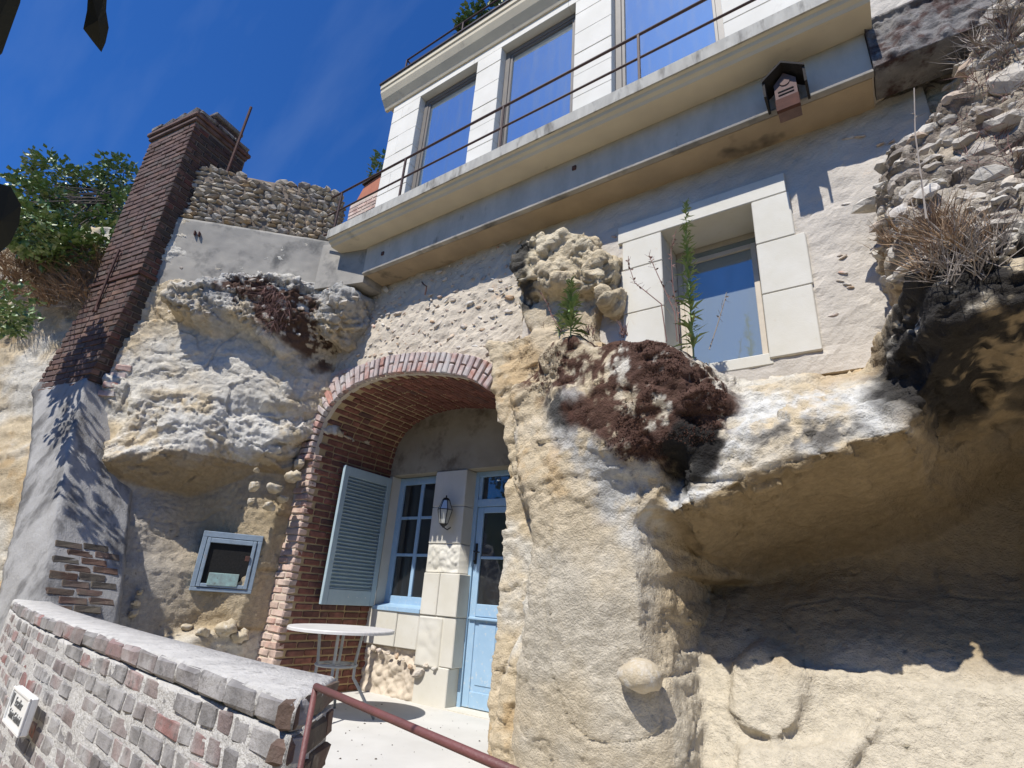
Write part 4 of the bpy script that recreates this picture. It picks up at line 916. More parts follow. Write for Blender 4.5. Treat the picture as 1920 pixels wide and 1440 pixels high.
# cornice and roof edge
co_ = MB().prism([(YH+.02, HZ1), (YH+.02, HZ1+.36), (3.485, HZ1+.36), (3.485, HZ1+.285), (3.50, HZ1+.275), (3.505, HZ1+.22), (3.55, HZ1+.13), (3.62, HZ1+.04), (3.64, HZ1)], 'x', HX0-.17, HX1+.1).build('cornice', 'soffit', house)
MB().box(HX0-.165, HX0+.01, 3.68, 8.5, HZ1+.10, HZ1+.358).build('side_cornice', 'soffit', house)
MB().box(HX0-.19, HX1+.12, 3.465, 8.6, HZ1+.36, HZ1+.395, .004).build('roof_flashing', 'zinc', house)
def railing(nm, xs0, xs1, y, zb, zt, zm, posts, left_return=None):
    rl = MB().tube([(xs0, y, zt), (xs1, y, zt)], .0135, 8).build(nm, 'railing', house, True)
    MB().tube([(xs0, y, zm), (xs1, y, zm)], .011, 8).build('mid_rail', 'railing', rl, True)
    MB().box(xs0, xs1, y-.012, y+.012, zb+.012, zb+.028).build('bottom_rail', 'railing', rl)
    for x in posts: MB().box(x-.011, x+.011, y-.011, y+.011, zb, zt, .002).build('post', 'railing', rl)
    if left_return:
        for z in (zt, zm): MB().tube([(xs0, y, z), (xs0, y+left_return, z)], .0125, 8).build('return_rail', 'railing', rl, True)
    return rl
railing('balcony_railing', -5.22, 0.36, 3.11, 3.956, 4.555, 4.275, (-3.93, -2.57, -1.16, 0.25, -5.03), None)
railing('roof_railing', -5.0, 0.3, 3.66, HZ1+.395, 7.47, HZ1+.41, (-5.0, -3.9, -2.8, -1.7, -.6), 2.0)

# birdhouse on the beam
bh = thing('birdhouse', 'weathered wooden birdhouse with a round hole hung on the beam', 'birdhouse')
bx, byf, bz0 = -0.155, 3.235, 3.245; hw = .070
gp = [(bx-hw, bz0), (bx+hw, bz0), (bx+hw, bz0+.25), (bx, bz0+.335), (bx-hw, bz0+.25)]
MB().prism(gp, 'y', byf, 3.345).build('body', 'wood_old', bh)
MB().box(bx-hw-.004, bx+hw+.004, byf-.010, byf+.02, bz0-.002, bz0+.105, .003).build('lower_front', 'wood_red', bh)
for zz in (.135, .165): MB().box(bx-.05, bx+.05, byf-.006, byf+.002, bz0+zz, bz0+zz+.010, .002).build('batten', 'wood_dark', bh)
for s_ in (-1, 1):
    e0 = (bx, bz0+.375); e1 = (bx+s_*.135, bz0+.265); e2 = (bx+s_*.135, bz0+.12); d_ = .016
    MB().prism([e0, e1, (e1[0], e1[1]-d_*1.2), (e0[0], e0[1]-d_*1.2)], 'y', byf-.075, 3.350).build('roof_board', 'wood_dark', bh)
    MB().prism([(e1[0], e1[1]), (e2[0], e2[1]), (e2[0]-s_*d_, e2[1]), (e1[0]-s_*d_, e1[1])], 'y', byf-.060, 3.348).build('side_board', 'wood_dark', bh)
hole = MB().lathe([(.0, 0), (.022, 0), (.022, .004), (0, .004)], (0, 0, 0), 16).build('hole', 'dark', bh); hole.rotation_euler = (R_(90), 0, 0); hole.location = (bx, byf-.002, bz0+.245)
rgm = MB().lathe([(.022, 0), (.032, 0), (.032, .006), (.022, .006)], (0, 0, 0), 16).build('hole_ring', 'wood_old', bh); rgm.rotation_euler = (R_(90), 0, 0); rgm.location = (bx, byf-.001, bz0+.245)

# ================================================================== side wall: concrete band, flint wall, iron rod
dA, dB = Vector((*DA, 0)), Vector((*DB, 0)); du_ = (dB-dA).normalized(); dn = Vector((-du_.y, du_.x, 0))
if dn.dot(dA) > 0: dn = -dn
DL = (dB-dA).length
band = thing('concrete_band', 'stained grey concrete band below the field stone wall', 'wall')
def slab_on_side(nm, mat, s0, s1, z0, z1, d0, d1, par, st=0.03, amp=0.012, seed=1):
    n1_ = int((s1-s0)/st)+1; n2_ = int((z1-z0)/st)+1; A, B = np.meshgrid(np.linspace(s0, s1, n1_), np.linspace(z0, z1, n2_), indexing='ij')
    p = np.stack([A.ravel(), A.ravel()*0+seed, B.ravel()], 1); d = d1+amp*(fbm(p, 3, 4, seed)+.5*fbm(p, 12, 3, seed+3))
    v = [tuple(dA+du_*a+dn*q+Z3*c) for a, c, q in zip(A.ravel(), B.ravel(), d)]; N = len(v); v += [tuple(dA+du_*a+dn*d0+Z3*c) for a, c in zip(A.ravel(), B.ravel())]; f = []
    for i in range(n1_-1):
        for j in range(n2_-1): a = i*n2_+j; f.append((a, a+1, a+n2_+1, a+n2_))
    rim = [i*n2_ for i in range(n1_)]+[(n1_-1)*n2_+j for j in range(1, n2_)]+[i*n2_+n2_-1 for i in range(n1_-2, -1, -1)]+[j for j in range(n2_-2, 0, -1)]
    for i in range(len(rim)): a, c = rim[i], rim[(i+1) % len(rim)]; f.append((a, c, c+N, a+N))
    return MB().add(v, f).build(nm, mat, par, True)
slab_on_side('concrete', 'conc', -0.12, DL+0.02, 3.10, 4.07, -0.45, 0.02, band, seed=4)
MB().prism([(-5.33, 3.20), (-4.66, 3.385), (-4.66, 3.72), (-5.4, 3.72)], 'z', 3.30, 3.93).build('return', 'conc', band)
for (px, py) in ((366, 438), (374, 440)):
    c_ = Pp(px, py, DA, DB, .03); MB().obox(c_, du_, dn, Z3, .016, .06, .06, .004).build('iron_cleat', 'rust', band)
fw = thing('field_stone_wall', 'coursed field stone wall against the sky beside the chimney', 'wall')
slab_on_side('bedding', 'flint_bed', -0.02, DL-0.06, 4.05, 4.86, -0.40, -0.030, fw, amp=0.02, seed=7)
SS = stone_meshes('stone', 'flint', 10, 2, 0.36, 0.62)
z = 4.085; rows = 0; placed = 0
while z < 4.90:
    hgt = random.uniform(.055, .085); s = 0.0
    while s < DL-0.05:
        Ls = random.uniform(.06, .16) if random.random() < .8 else random.uniform(.15, .22)
        top = 4.86+0.03*math.sin(s*5)-(0.10*sstep(.9, 1.77, np.array([s]))[0] if s > .9 else 0)*0
        if z < top:
            a_ = random.uniform(-.18, .18); uu = (du_*math.cos(a_)+Z3*math.sin(a_)).normalized(); ww = (Z3*math.cos(a_)-du_*math.sin(a_)).normalized()
            piece('stone', random.choice(SS), fw, dA+du_*(s+Ls/2)+dn*random.uniform(-.06, -.02)+Z3*(z+hgt/2+random.uniform(-.008, .008)), uu, dn, ww, (Ls*.66, .10, hgt*1.08)); placed += 1
        s += Ls
    # end face of the wall, towards the balcony
    y = 0.05
    while y < 0.38:
        Ls = random.uniform(.07, .14); piece('stone', random.choice(SS), fw, dA-du_*.0-dn*(y+Ls/2)+Z3*(z+hgt/2), dn, du_, Z3, (Ls*.55, .06, hgt*.8)); y += Ls
    z += hgt*0.97; rows += 1
rod = tag(MB().tube([P(425, 325, Y=2.33), P(471, 201, Y=2.33)], .019, 6).build('iron_rod', 'rust'), 'rusty iron rod leaning up from the field stone wall', 'rod')

# ================================================================== chimney and its buttress
ch = thing('chimney', 'tall brown brick chimney with a stepped cap and an iron tie', 'chimney')
cu = Vector((.987, .157, 0)).normalized(); cn = Vector((cu.y, -cu.x, 0)); cbk = -cn    # along the front, out of the front, backwards
CZ0, CZ1 = 1.75, 5.46; CW, CD = 0.955, 0.75
def cc(z):    # front right corner, with the batter of the foot
    k = max(0, (3.0-z)/1.3); return Vector((-6.62-0.10*k, 1.85-0.085*k, z))
bd = MB(); v = []
for z in np.linspace(CZ0, CZ1, 12):
    c_ = cc(z)-cn*0.012; c0 = c_-cu*.012; wd = CW*(1.0+.10*max(0, (3.0-z)/1.3)); v += [c0-cu*(wd-.024), c0, c0+cbk*CD, c0-cu*(wd-.024)+cbk*CD]
f = []
for i in range(11):
    for k in range(4): f.append((4*i+k, 4*i+(k+1) % 4, 4*i+4+(k+1) % 4, 4*i+4+k))
f += [(0, 1, 2, 3), (44, 45, 46, 47)]; bd.add(v, f).build('mortar', 'mortar_dark', ch)
CBm = brick_meshes('brick', 'brick_chim', .205, .08, .060, 6); CBh = brick_meshes('brick', 'brick_chim', .10, .08, .060, 4)
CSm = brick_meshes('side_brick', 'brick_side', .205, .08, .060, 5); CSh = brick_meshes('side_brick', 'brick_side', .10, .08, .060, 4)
front = []; side = []; z = CZ0+.04; k = 0
while z < CZ1-.03:
    c_ = cc(z); wd = CW*(1.0+.10*max(0, (3.0-z)/1.3)); s = 0.0; hd = k % 2
    while s < wd-.03:
        L = .10 if hd else .205; L = min(L, wd-s); me_s = CBh if L < .15 else CBm
        front.append((random.choice(me_s), c_-cu*(s+L/2)-cn*(.04-random.uniform(-.003, .005)), cu, cn, Z3, (L/(.10 if L < .15 else .205), 1, 1))); s += L+.011; hd = 0 if random.random() < .75 else 1
    s = 0.0; hd = (k+1) % 2
    while s < CD-.03:
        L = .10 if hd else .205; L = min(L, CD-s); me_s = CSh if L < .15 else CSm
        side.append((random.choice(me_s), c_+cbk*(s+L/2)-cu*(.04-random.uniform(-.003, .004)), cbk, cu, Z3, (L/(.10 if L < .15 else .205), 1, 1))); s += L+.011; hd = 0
    z += .0735; k += 1
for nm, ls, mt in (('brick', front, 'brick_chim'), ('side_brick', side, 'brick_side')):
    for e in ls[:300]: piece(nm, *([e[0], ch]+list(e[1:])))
    if ls[300:]: join_pieces('more_bricks', mt, ls[300:], ch)
def capslab(nm, z0, z1, o, mat, inset=0):
    c_ = cc(z0); c_.z = 0; mid = c_-cu*CW/2+cbk*CD/2
    return MB().obox(mid+Z3*(z0+z1)/2, cu, cn, Z3, CW+2*o, CD+2*o, z1-z0, .012).build(nm, mat, ch)
capslab('corbel_course', CZ1, CZ1+.06, .02, 'brick_chim'); capslab('corbel_course', CZ1+.062, CZ1+.122, .045, 'brick_chim'); 
CPB = brick_meshes('cap_stone', 'mossconc', .24, .16, .075, 6, c=.014, jit=.012)
cm_ = cc(CZ1); cm_.z = 0
for i in range(4):
    for (o0, n0, uu, ww) in ((cm_-cu*(CW*(i+.5)/4)-cbk*.0+cn*.025-cn*.07, 0, cu, cn), (cm_-cu*(CW*(i+.5)/4)+cbk*(CD-.05), 0, cu, cn)):
        piece('cap_stone', random.choice(CPB), ch, o0+Z3*(CZ1+.16+random.uniform(-.008, .012)), uu, ww, Z3, (1.05, 1, random.uniform(.8, 1.15)))
for i in range(3): piece('cap_stone', random.choice(CPB), ch, cm_+cu*.02-cu*.06+cbk*(CD*(i+.5)/3)+Z3*(CZ1+.162+random.uniform(-.008, .012)), cbk, cu, Z3, (1.05, 1, random.uniform(.8, 1.15)))
capslab('cap_bed', CZ1+.124, CZ1+.185, -.03, 'mossconc')
c_ = cc(5.6); c_.z = 0
MB().obox(c_-cu*CW*.45+cbk*CD*.62+Z3*(CZ1+.30), cu, cn, Z3, CW*.62, CD*.5, .20, .02).build('flue_top', 'brick_side', ch)
MB().obox(c_-cu*CW*.45+cbk*CD*.62+Z3*(CZ1+.43), cu, cn, Z3, CW*.70, CD*.58, .06, .012).build('flue_cap', 'mossconc', ch)
# iron tie: a strap round the corner and an upright anchor
za = 3.17; ca = cc(za)
MB().obox(ca-cu*.48+cn*.012+Z3*0, cu, cn, Z3, 1.0, .012, .045, .003).obox(ca+cu*.014+cbk*.22, cu, cn, Z3, .012, .50, .045, .003).build('iron_strap', 'rust', ch)
MB().tube([ca-cu*.60+cn*.03+Z3*.42+cu*.03, ca-cu*.585+cn*.03, ca-cu*.58+cn*.03-Z3*.36, ca-cu*.55+cn*.03-Z3*.43], .016, 6).tube([ca-cu*.58+cn*.03-Z3*.36, ca-cu*.63+cn*.03-Z3*.42], .014, 6).build('iron_anchor', 'rust', ch)
# cement-rendered raking buttress under the chimney
bu = thing('raking_buttress', 'grey cement rendered buttress raking up to the chimney', 'buttress')
secs = [(-1.85, (-5.30, 1.40), (-4.75, 1.56)), (-.28, (-5.95, 1.53), (-5.45, 1.66)), (.5, (-6.45, 1.56), (-5.95, 1.70)), (1.2, (-7.0, 1.58), (-6.40, 1.73)), (1.80, (-7.72, 1.60), (-6.70, 1.76)), (1.92, (-7.74, 1.62), (-6.78, 1.79))]
nu = 16; vz = np.linspace(-1.85, 1.92, 110); v = []
for z in vz:
    fl = [np.interp(z, [s[0] for s in secs], [s[1][i] for s in secs]) for i in (0, 1)]; fr = [np.interp(z, [s[0] for s in secs], [s[2][i] for s in secs]) for i in (0, 1)]
    back = (fr[0]-.10, fr[1]+.60); bl = (fl[0]-.10, fl[1]+.60)
    row = [(fl[0]+(fr[0]-fl[0])*t, fl[1]+(fr[1]-fl[1])*t, z) for t in np.linspace(0, 1, nu)]+[(fr[0]+(back[0]-fr[0])*t, fr[1]+(back[1]-fr[1])*t, z) for t in np.linspace(0, 1, nu)[1:]]+[(bl[0], bl[1], z)]
    v += row
n = len(v)//110; p = np.array(v); d = .018*fbm(p, 4, 4, 8)+.012*fbm(p, 18, 3, 12); p[:, 1] -= d; p[:, 0] += d*.5
f = [(i*n+k, i*n+(k+1) % n, (i+1)*n+(k+1) % n, (i+1)*n+k) for i in range(109) for k in range(n)]
MB().add(p.tolist(), f).build('render_coat', 'cement_dark', bu, True)
# exposed bricks low on its right flank, and a toothing of bricks on the rock
UB = brick_meshes('exposed_brick', 'brick_end', .205, .08, .058, 5, jit=.005)
z = -.30; k = 0
while z < .20:
    fr = [np.interp(z, [s[0] for s in secs], [s[2][i] for s in secs]) for i in (0, 1)]; bdir = Vector((-.14, .85, 0)).normalized(); tilt = Vector((-.62, .05, 1)).normalized(); s = .03+(.10 if k % 2 else 0)
    while s < .40-.30*max(0, z):
        piece('exposed_brick', random.choice(UB), bu, Vector((fr[0], fr[1], z))+bdir*(s+.10)+tilt.cross(bdir)*.034, bdir, tilt.cross(bdir)*-1, tilt); s += .218
    z += .060; k += 1
TB = brick_meshes('toothing_brick', 'brick_ring', .15, .10, .060, 5, jit=.005)
for (px, py) in ((222, 704), (208, 722), (200, 738), (184, 757), (176, 772), (160, 796), (232, 690)):
    h_, nn = hit(px, py)
    if h_ is not None and (h_-Vector((-6.5, 2, 1.5))).length < 1.6: piece('toothing_brick', random.choice(TB), bu, h_-dn*.035, du_, dn, Z3)

# ================================================================== parapet wall with coping, plaque and handrail
pa = thing('parapet_wall', 'low lichen grey brick parapet with a cemented coping', 'wall')
PF = [Vector(p) for p in ((-1.21, .92), (-1.73, .985), (-2.58, 1.085), (-3.29, 1.165), (-4.1, 1.27), (-4.9, 1.40), (-5.7, 1.56))]
PK = [Vector(p) for p in ((-1.45, 1.23), (-1.79, 1.225), (-2.77, 1.315), (-3.75, 1.435), (-4.5, 1.55), (-5.2, 1.68), (-5.9, 1.84))]
PT = -0.25; CT = .062
def along(pts, st):
    L = [0.0]
    for i in range(1, len(pts)): L.append(L[-1]+(pts[i]-pts[i-1]).length)
    return L
LF = along(PF, 1)
def pf(s):
    j = min(max(i for i in range(len(LF)) if LF[i] <= s), len(PF)-2); t = (s-LF[j])/(LF[j+1]-LF[j]); u = (PF[j+1]-PF[j]).normalized(); q = PF[j].lerp(PF[j+1], t); return q, u
bd = MB(); N_ = 60; v = []; LK = along(PK, 1)
def pk(t):
    s = t*LK[-1]; j = min(max(i for i in range(len(LK)) if LK[i] <= s+1e-9), len(PK)-2); return PK[j].lerp(PK[j+1], (s-LK[j])/(LK[j+1]-LK[j]))
def wallring(z, o):
    a = []; 
    for i in range(N_+1):
        q, u = pf(min(LF[-1]-1e-6, LF[-1]*i/N_)); nrm = Vector((-u.y, u.x)); nrm = nrm if nrm.y < 0 else -nrm; a.append(q+nrm*o)
    bk = [pk(min(1, i/N_))+Vector((0, o)) for i in range(N_+1)]
    e = (a[0]-bk[0]).normalized(); sh_ = Vector((1, 0))*o
    a[0] = a[0]+sh_; bk[0] = bk[0]+sh_
    return a+bk[::-1]
def wall_solid(nm, mat, zs, os, amp=0, seed=2):
    v = []; rows = []
    for z, o in zip(zs, os): r = wallring(z, o); rows.append(len(r)); v += [(q.x, q.y, z) for q in r]
    n = rows[0]; p = np.array(v); 
    if amp: d = amp*fbm(p, 9, 4, seed); p[:, 1] -= d; p[:, 2] += d*.3
    f = [(i*n+k, i*n+(k+1) % n, (i+1)*n+(k+1) % n, (i+1)*n+k) for i in range(len(zs)-1) for k in range(n)]
    m = len(zs)-1
    for i in range(n//2-1):
        f.append((i, i+1, n-2-i, n-1-i)); f.append((m*n+i, m*n+n-1-i, m*n+n-2-i, m*n+i+1))
    return MB().add(p.tolist(), f).build(nm, mat, pa, True)
zs = list(np.linspace(-1.9, PT-CT-.012, 70)); wall_solid('mortar_body', 'mortar_pale', zs, [-.004]*70, .012)
wall_solid('coping_bed', 'mortar_pale', [PT-CT, PT-.03, PT-.008, PT], [-.002, 0.0, -.002, -.012], .004)
QS = brick_meshes('brick', 'brick_par', .180, .05, .055, 7, jit=.0035, c=.005); QH = brick_meshes('brick', 'brick_par', .086, .05, .055, 6, jit=.0035, c=.005)
rows_ = []
z = PT-CT-.012-.034; k = 0; plq = Vector((-3.62, 1.175))
while z > -1.15:
    s = .012 if k % 2 else .012; hd = k % 2; i = 0
    while s < 4.3:
        L = .086 if (hd if i == 0 else random.random() < .45) else .18
        q, u = pf(s+L/2); nrm = Vector((-u.y, u.x)); nrm = nrm if nrm.y < 0 else -nrm
        rows_.append((random.choice(QH if L < .13 else QS), Vector((q.x, q.y, z+random.uniform(-.004, .004)))-Vector((nrm.x, nrm.y, 0))*(.026+random.uniform(-.004, .004)), -Vector((u.x, u.y, 0)), Vector((nrm.x, nrm.y, 0)), Z3, (random.uniform(.9, 1.02), 1, random.uniform(.86, 1.05))))
        s += L+random.uniform(.014, .024); i += 1
    z -= .0695; k += 1
rows_.sort(key=lambda e: e[1].length)
for e in rows_[:300]: piece('brick', *([e[0], pa]+list(e[1:])))
if rows_[300:]: join_pieces('far_bricks', 'brick_par', rows_[300:], pa)
# coping bricks seen on edge
KB = brick_meshes('coping_brick', 'brick_par', .175, .05, .060, 6, jit=.004, c=.007); s = .012
while s < 4.3:
    L = .175; q, u = pf(s+L/2); nrm = Vector((-u.y, u.x)); nrm = nrm if nrm.y < 0 else -nrm
    piece('coping_brick', random.choice(KB), pa, Vector((q.x, q.y, PT-.036))-Vector((nrm.x, nrm.y, 0))*(.019+random.uniform(-.002, .002)), -Vector((u.x, u.y, 0)), Vector((nrm.x, nrm.y, 0)), Z3); s += L+.012
# dark end face
EB = brick_meshes('end_brick', 'brick_end', .19, .05, .060, 5, jit=.006, c=.009); EH = brick_meshes('end_brick', 'brick_end', .095, .05, .060, 5, jit=.006, c=.009)
ea, eb = Vector((-1.21, .92, 0)), Vector((-1.45, 1.23, 0)); eu = (eb-ea).normalized(); en = Vector((eu.y, -eu.x, 0)); EL = (eb-ea).length
z = PT-.036; k = 0
while z > -1.1:
    s = .01; 
    while s < EL-.05:
        L = .095 if (k % 2 and s < .05) else .19; L = min(L, EL-s); piece('end_brick', random.choice(EH if L < .14 else EB), pa, ea+eu*(s+L/2)-en*(.018+random.uniform(-.004, .004))+Z3*z, eu, en, Z3, (L/(.095 if L < .14 else .19), 1, 1)); s += L+.014
    z -= .077; k += 1
# plaque
q0 = Vector((-3.63, 1.17, 0)); pu = Vector((.98, -.11, 0)).normalized(); pn = Vector((pu.y, -pu.x, 0)); pn = pn if pn.y < 0 else -pn
pl = thing('name_plaque', 'white name plaque with a small shield on the parapet wall', 'plaque')
pc = P(40, 1331, Y=1.13)
MB().obox(pc, pu, pn, Z3, .38, .03, .15, .006).build('plate', 'plaque', pl)
b = MB()
for (a0, a1, z0, z1) in ((-.19, .19, .062, .075), (-.19, .19, -.075, -.062), (-.19, -.178, -.062, .062), (.178, .19, -.062, .062)): b.obox(pc+pu*(a0+a1)/2+pn*.018+Z3*(z0+z1)/2, pu, pn, Z3, a1-a0, .008, z1-z0, .002)
b.build('rim', 'plaque', pl)
def text(s, c, size, par):
    cu_ = bpy.data.curves.new('lettering', 'FONT'); cu_.body = s; cu_.size = size; cu_.align_x = 'CENTER'; cu_.align_y = 'CENTER'; cu_.extrude = .0015
    o = bpy.data.objects.new('tmp', cu_); COL.objects.link(o); dg = bpy.context.evaluated_depsgraph_get(); me = bpy.data.meshes.new_from_object(o.evaluated_get(dg)); bpy.data.objects.remove(o)
    me.materials.clear(); me.materials.append(MAT['ink']); t = piece('lettering', me, par, c, pu, Z3, pn); return t
text('Escalier', pc+pu*.0+pn*.0165+Z3*.024, .052, pl); text('Saint Gabriel', pc+pu*.0+pn*.0165-Z3*.028, .050, pl)
shp = [(-.022, .028), (.022, .028), (.020, -.004), (0, -.03), (-.020, -.004)]
MB().add([pc-pu*.148+pn*d+pu*a+Z3*(z_+.022) for d in (.0155, .0175) for a, z_ in shp], [(0, 1, 2, 3, 4), (9, 8, 7, 6, 5)]+[(i, (i+1) % 5, 5+(i+1) % 5, 5+i) for i in range(5)]).build('shield', 'ink', pl)
# handrail
hr = thing('handrail', 'red brown tubular steel handrail at the end of the parapet', 'handrail')
h0, h1 = P(592, 1287, Y=.935), P(952, 1442, Y=.80); hd_ = (h1-h0)
MB().tube([h0, h0+hd_*.5, h0+hd_*1.9], .0075, 12).build('rail', 'rail', hr, True)
MB().tube([h0+Vector((0, 0, -.004)), Vector((h0.x-.012, h0.y, -.7)), Vector((h0.x-.02, h0.y, -1.9))], .0068, 10).build('post', 'rail', hr, True)

# ================================================================== vent hatch in the recess
vt = thing('vent_hatch', 'weathered blue wooden hatch frame with a black opening in the rock', 'hatch')
hits = [hit(x, y)[0] for x, y in ((392, 995), (491, 1007), (468, 1115), (352, 1101), (430, 1055), (300, 1060), (500, 1080))]
va, vb_ = Vector((-5.83, 2.96, 0)), Vector((-5.55, 3.42, 0))
def vplane(off):
    return [Pp(x, y, va[:2], vb_[:2], off) for x, y in ((389, 994), (494, 1007), (470, 1118), (350, 1102))]
V0 = vplane(0.0); vu = (vb_-va).normalized(); vn = Vector((-vu.y, vu.x, 0)); vn = vn if vn.dot(va) < 0 else -vn
o_ = (V0[0]+V0[1]+V0[2]+V0[3])/4; wv = ((V0[1]-V0[0]).dot(vu)+(V0[2]-V0[3]).dot(vu))/2; hv = (V0[0].z+V0[1].z-V0[2].z-V0[3].z)/2
def vb(a0, a1, c0, c1, d0, d1, nm, mat, par=vt, ch=.004): return MB().obox(o_+vu*((a0+a1)/2*wv)+Z3*((c0+c1)/2*hv)+vn*((d0+d1)/2), vu, vn, Z3, (a1-a0)*wv, d1-d0, (c1-c0)*hv, ch).build(nm, mat, par)
vb(-.5, .5, .40, .5, -.02, .03, 'outer_frame', 'bluevent'); vb(-.5, .5, -.5, -.44, -.02, .03, 'outer_frame', 'bluevent'); vb(-.5, -.42, -.44, .40, -.02, .03, 'outer_frame', 'bluevent'); vb(.42, .5, -.44, .40, -.02, .03, 'outer_frame', 'bluevent')
dv = vb(-.41, -.35, -.43, .39, -.01, .04, 'hatch_door', 'bluevent'); vb(.35, .41, -.43, .39, -.01, .04, 'stile', 'bluevent', dv); vb(-.35, .35, .31, .389, -.009, .039, 'rail', 'bluevent', dv); vb(-.35, .35, -.429, -.37, -.009, .039, 'rail', 'bluevent', dv)
vb(-.35, .35, -.37, .31, .008, .014, 'wire_mesh', 'mesh', vt, .001); vb(-.25, .24, -.40, -.19, .016, .046, 'lower_plate', 'ventplate')
vb(.27, .35, .04, .13, .04, .055, 'latch', 'rust', vt, .003)
vb(-.46, .46, -.46, .46, -.30, -.021, 'box_lining', 'dark', vt)

# ================================================================== neighbouring things at the top
nb = thing('neighbour_house', 'corner of a rubble built house at the top right', 'house')
wall_grid('wall', 'plaster', .42, 3.6, 3.75, 6.2, 3.64, .04, lambda x, z: not (.70 < x < 1.5 and z > 4.09), .02, nb, 33, .3)
MB().box(.70, 1.5, 3.60, 3.66, 4.05, 4.085, .004).build('window_sill', 'white', nb)
MB().box(.70, .76, 3.64, 3.70, 4.085, 5.3, .004).box(1.08, 1.13, 3.64, 3.70, 4.085, 5.3, .004).box(1.44, 1.5, 3.64, 3.70, 4.085, 5.3, .004).box(.76, 1.08, 3.642, 3.698, 4.086, 4.15, .004).box(1.13, 1.44, 3.642, 3.698, 4.086, 4.15, .004).build('window', 'white', nb)
MB().box(.72, 1.49, 3.69, 3.70, 4.09, 5.3).build('pane', 'glass3', nb)
gp_ = thing('garden_pier', 'weathered brick pier standing left of the pale house', 'pier')
g0 = P(652, 412, Y=4.3); g1 = P(720, 372, Y=4.3); gt = P(655, 385, Y=4.3).z
GPB = brick_meshes('brick', 'brick_jamb', .205, .1, .060, 4)
MB().box(g0.x, g0.x+.75, 4.3, 4.75, 3.7, gt).build('core', 'mortar_cream', gp_)
z = gt-.30; k = 0
while z < gt-.02:
    x = g0.x-(.1 if k % 2 else 0)
    while x < g0.x+.7: piece('brick', random.choice(GPB), gp_, (max(x, g0.x)+.1, 4.34, z), X3, Y3, Z3); x += .218
    z += .074; k += 1
pc_ = P(684, 372, Y=4.35)
tp = thing('ridge_tile', 'orange terracotta roof shape on the pier left of the house', 'roof tile')
MB().prism([(pc_.x-.20, gt), (pc_.x+.35, gt), (pc_.x+.35, gt+.36), (pc_.x-.02, gt+.30)], 'y', 4.32, 4.72).build('tiles', 'terracotta', tp)
MB().prism([(pc_.x-.05, gt+.30), (pc_.x+.38, gt+.365), (pc_.x+.38, gt+.40), (pc_.x-.05, gt+.335)], 'y', 4.28, 4.76).build('edge', 'wood_dark', tp)

# ================================================================== loose stones of the right-hand rubble
CK = stone_meshes('stone', 'chunk', 12, 2, 0.42, 0.55)
PS = stone_meshes('stone', 'pebble', 4, 2, 0.18, 0.7)
spots = []
def scatter(poly, n, smin, smax, meshes, name='stone', flat=1.15, depth=0.38):
    xs = [p[0] for p in poly]; ys = [p[1] for p in poly]; k = 0; t = 0
    while k < n and t < n*14:
        t += 1; x = random.uniform(min(xs), max(xs)); y = random.uniform(min(ys), max(ys))
        if not in_poly(x, y, poly): continue
        h_, nn = hit(x, y)
        if h_ is None or h_.length > 8: continue
        s = smin+(smax-smin)*random.random()**1.8
        if any((h_-a).length < (s+b_)*0.62 for a, b_ in spots): continue
        spots.append((h_, s)); a_ = random.gauss(0, .22); tilt = random.gauss(0, .25)
        u = Vector((math.cos(a_), 0, math.sin(a_))); w = Vector((-math.sin(a_), 0, math.cos(a_))); v_ = Vector((0, 1, 0)); w = (w+v_*tilt).normalized(); v_ = w.cross(u)
        piece(name, random.choice(meshes), cliff, h_-nn*s*depth, u, v_, w, (s, s*.9, s*.85*flat)); k += 1
scatter([(1590, 330), (1605, 235), (1660, 190), (1740, 130), (1920, 90), (1920, 330), (1800, 380), (1680, 420), (1625, 430)], 95, .045, .15, CK)
scatter([(1600, 420), (1680, 420), (1800, 380), (1920, 330), (1920, 450), (1760, 480), (1660, 540), (1625, 520)], 60, .03, .085, CK)
scatter([(1590, 330), (1605, 235), (1740, 130), (1920, 90), (1920, 480), (1640, 520)], 90, .018, .04, CK)
scatter([(1800, 20), (1920, 0), (1920, 120), (1760, 130)], 26, .04, .10, CK)
for (x, y, s) in ((1745, 365, .055), (1700, 392, .055)):
    h_, nn = hit(x, y)
    if h_ is not None: piece('stone', PS[0], cliff, h_+nn*s*.5, Vector((.95, 0, .3)), Y3, Vector((-.3, 0, .95)), (s*1.3, s, s))
scatter([(1480, 660), (1620, 650), (1600, 690), (1500, 700)], 14, .03, .07, PS, flat=.8)
scatter([(320, 500), (690, 545), (660, 640), (560, 640), (300, 580)], 60, .03, .09, CK)
# the rounded nodule in the rock pillar and the small lumps beside the arch
ND = stone_meshes('nodule', 'lump', 1, 3, 0.16, 0.95, 1)[0]
h_, nn = hit(1207, 1262)
piece('nodule', ND, cliff, h_+nn*.055, X3, Y3, Z3, (.125, .125, .10))
LP = stone_meshes('lump', 'lump', 4, 3, 0.4, 0.9)
for (x, y, s, o_f) in ((481, 882, .045, .30), (476, 912, .075, .26), (515, 915, .12, .22), (505, 950, .085, .20), (548, 895, .10, .18), (470, 940, .05, .24), (530, 935, .09, .16), (560, 870, .08, .14), (350, 1180, .07, 0), (420, 1185, .11, 0), (445, 1195, .09, 0), (380, 1190, .08, 0), (255, 1130, .05, .05), (262, 1110, .035, .05), (250, 1150, .05, .05)):
    h_, nn = hit(x, y)
    if h_ is not None:
        t_ = 1-o_f/h_.length*1.0
        piece('lump', random.choice(LP), cliff, h_*t_+nn*s*.3*(o_f == 0), du_, dn, Z3, (s*t_, s*t_*1.5, s*t_*.9))

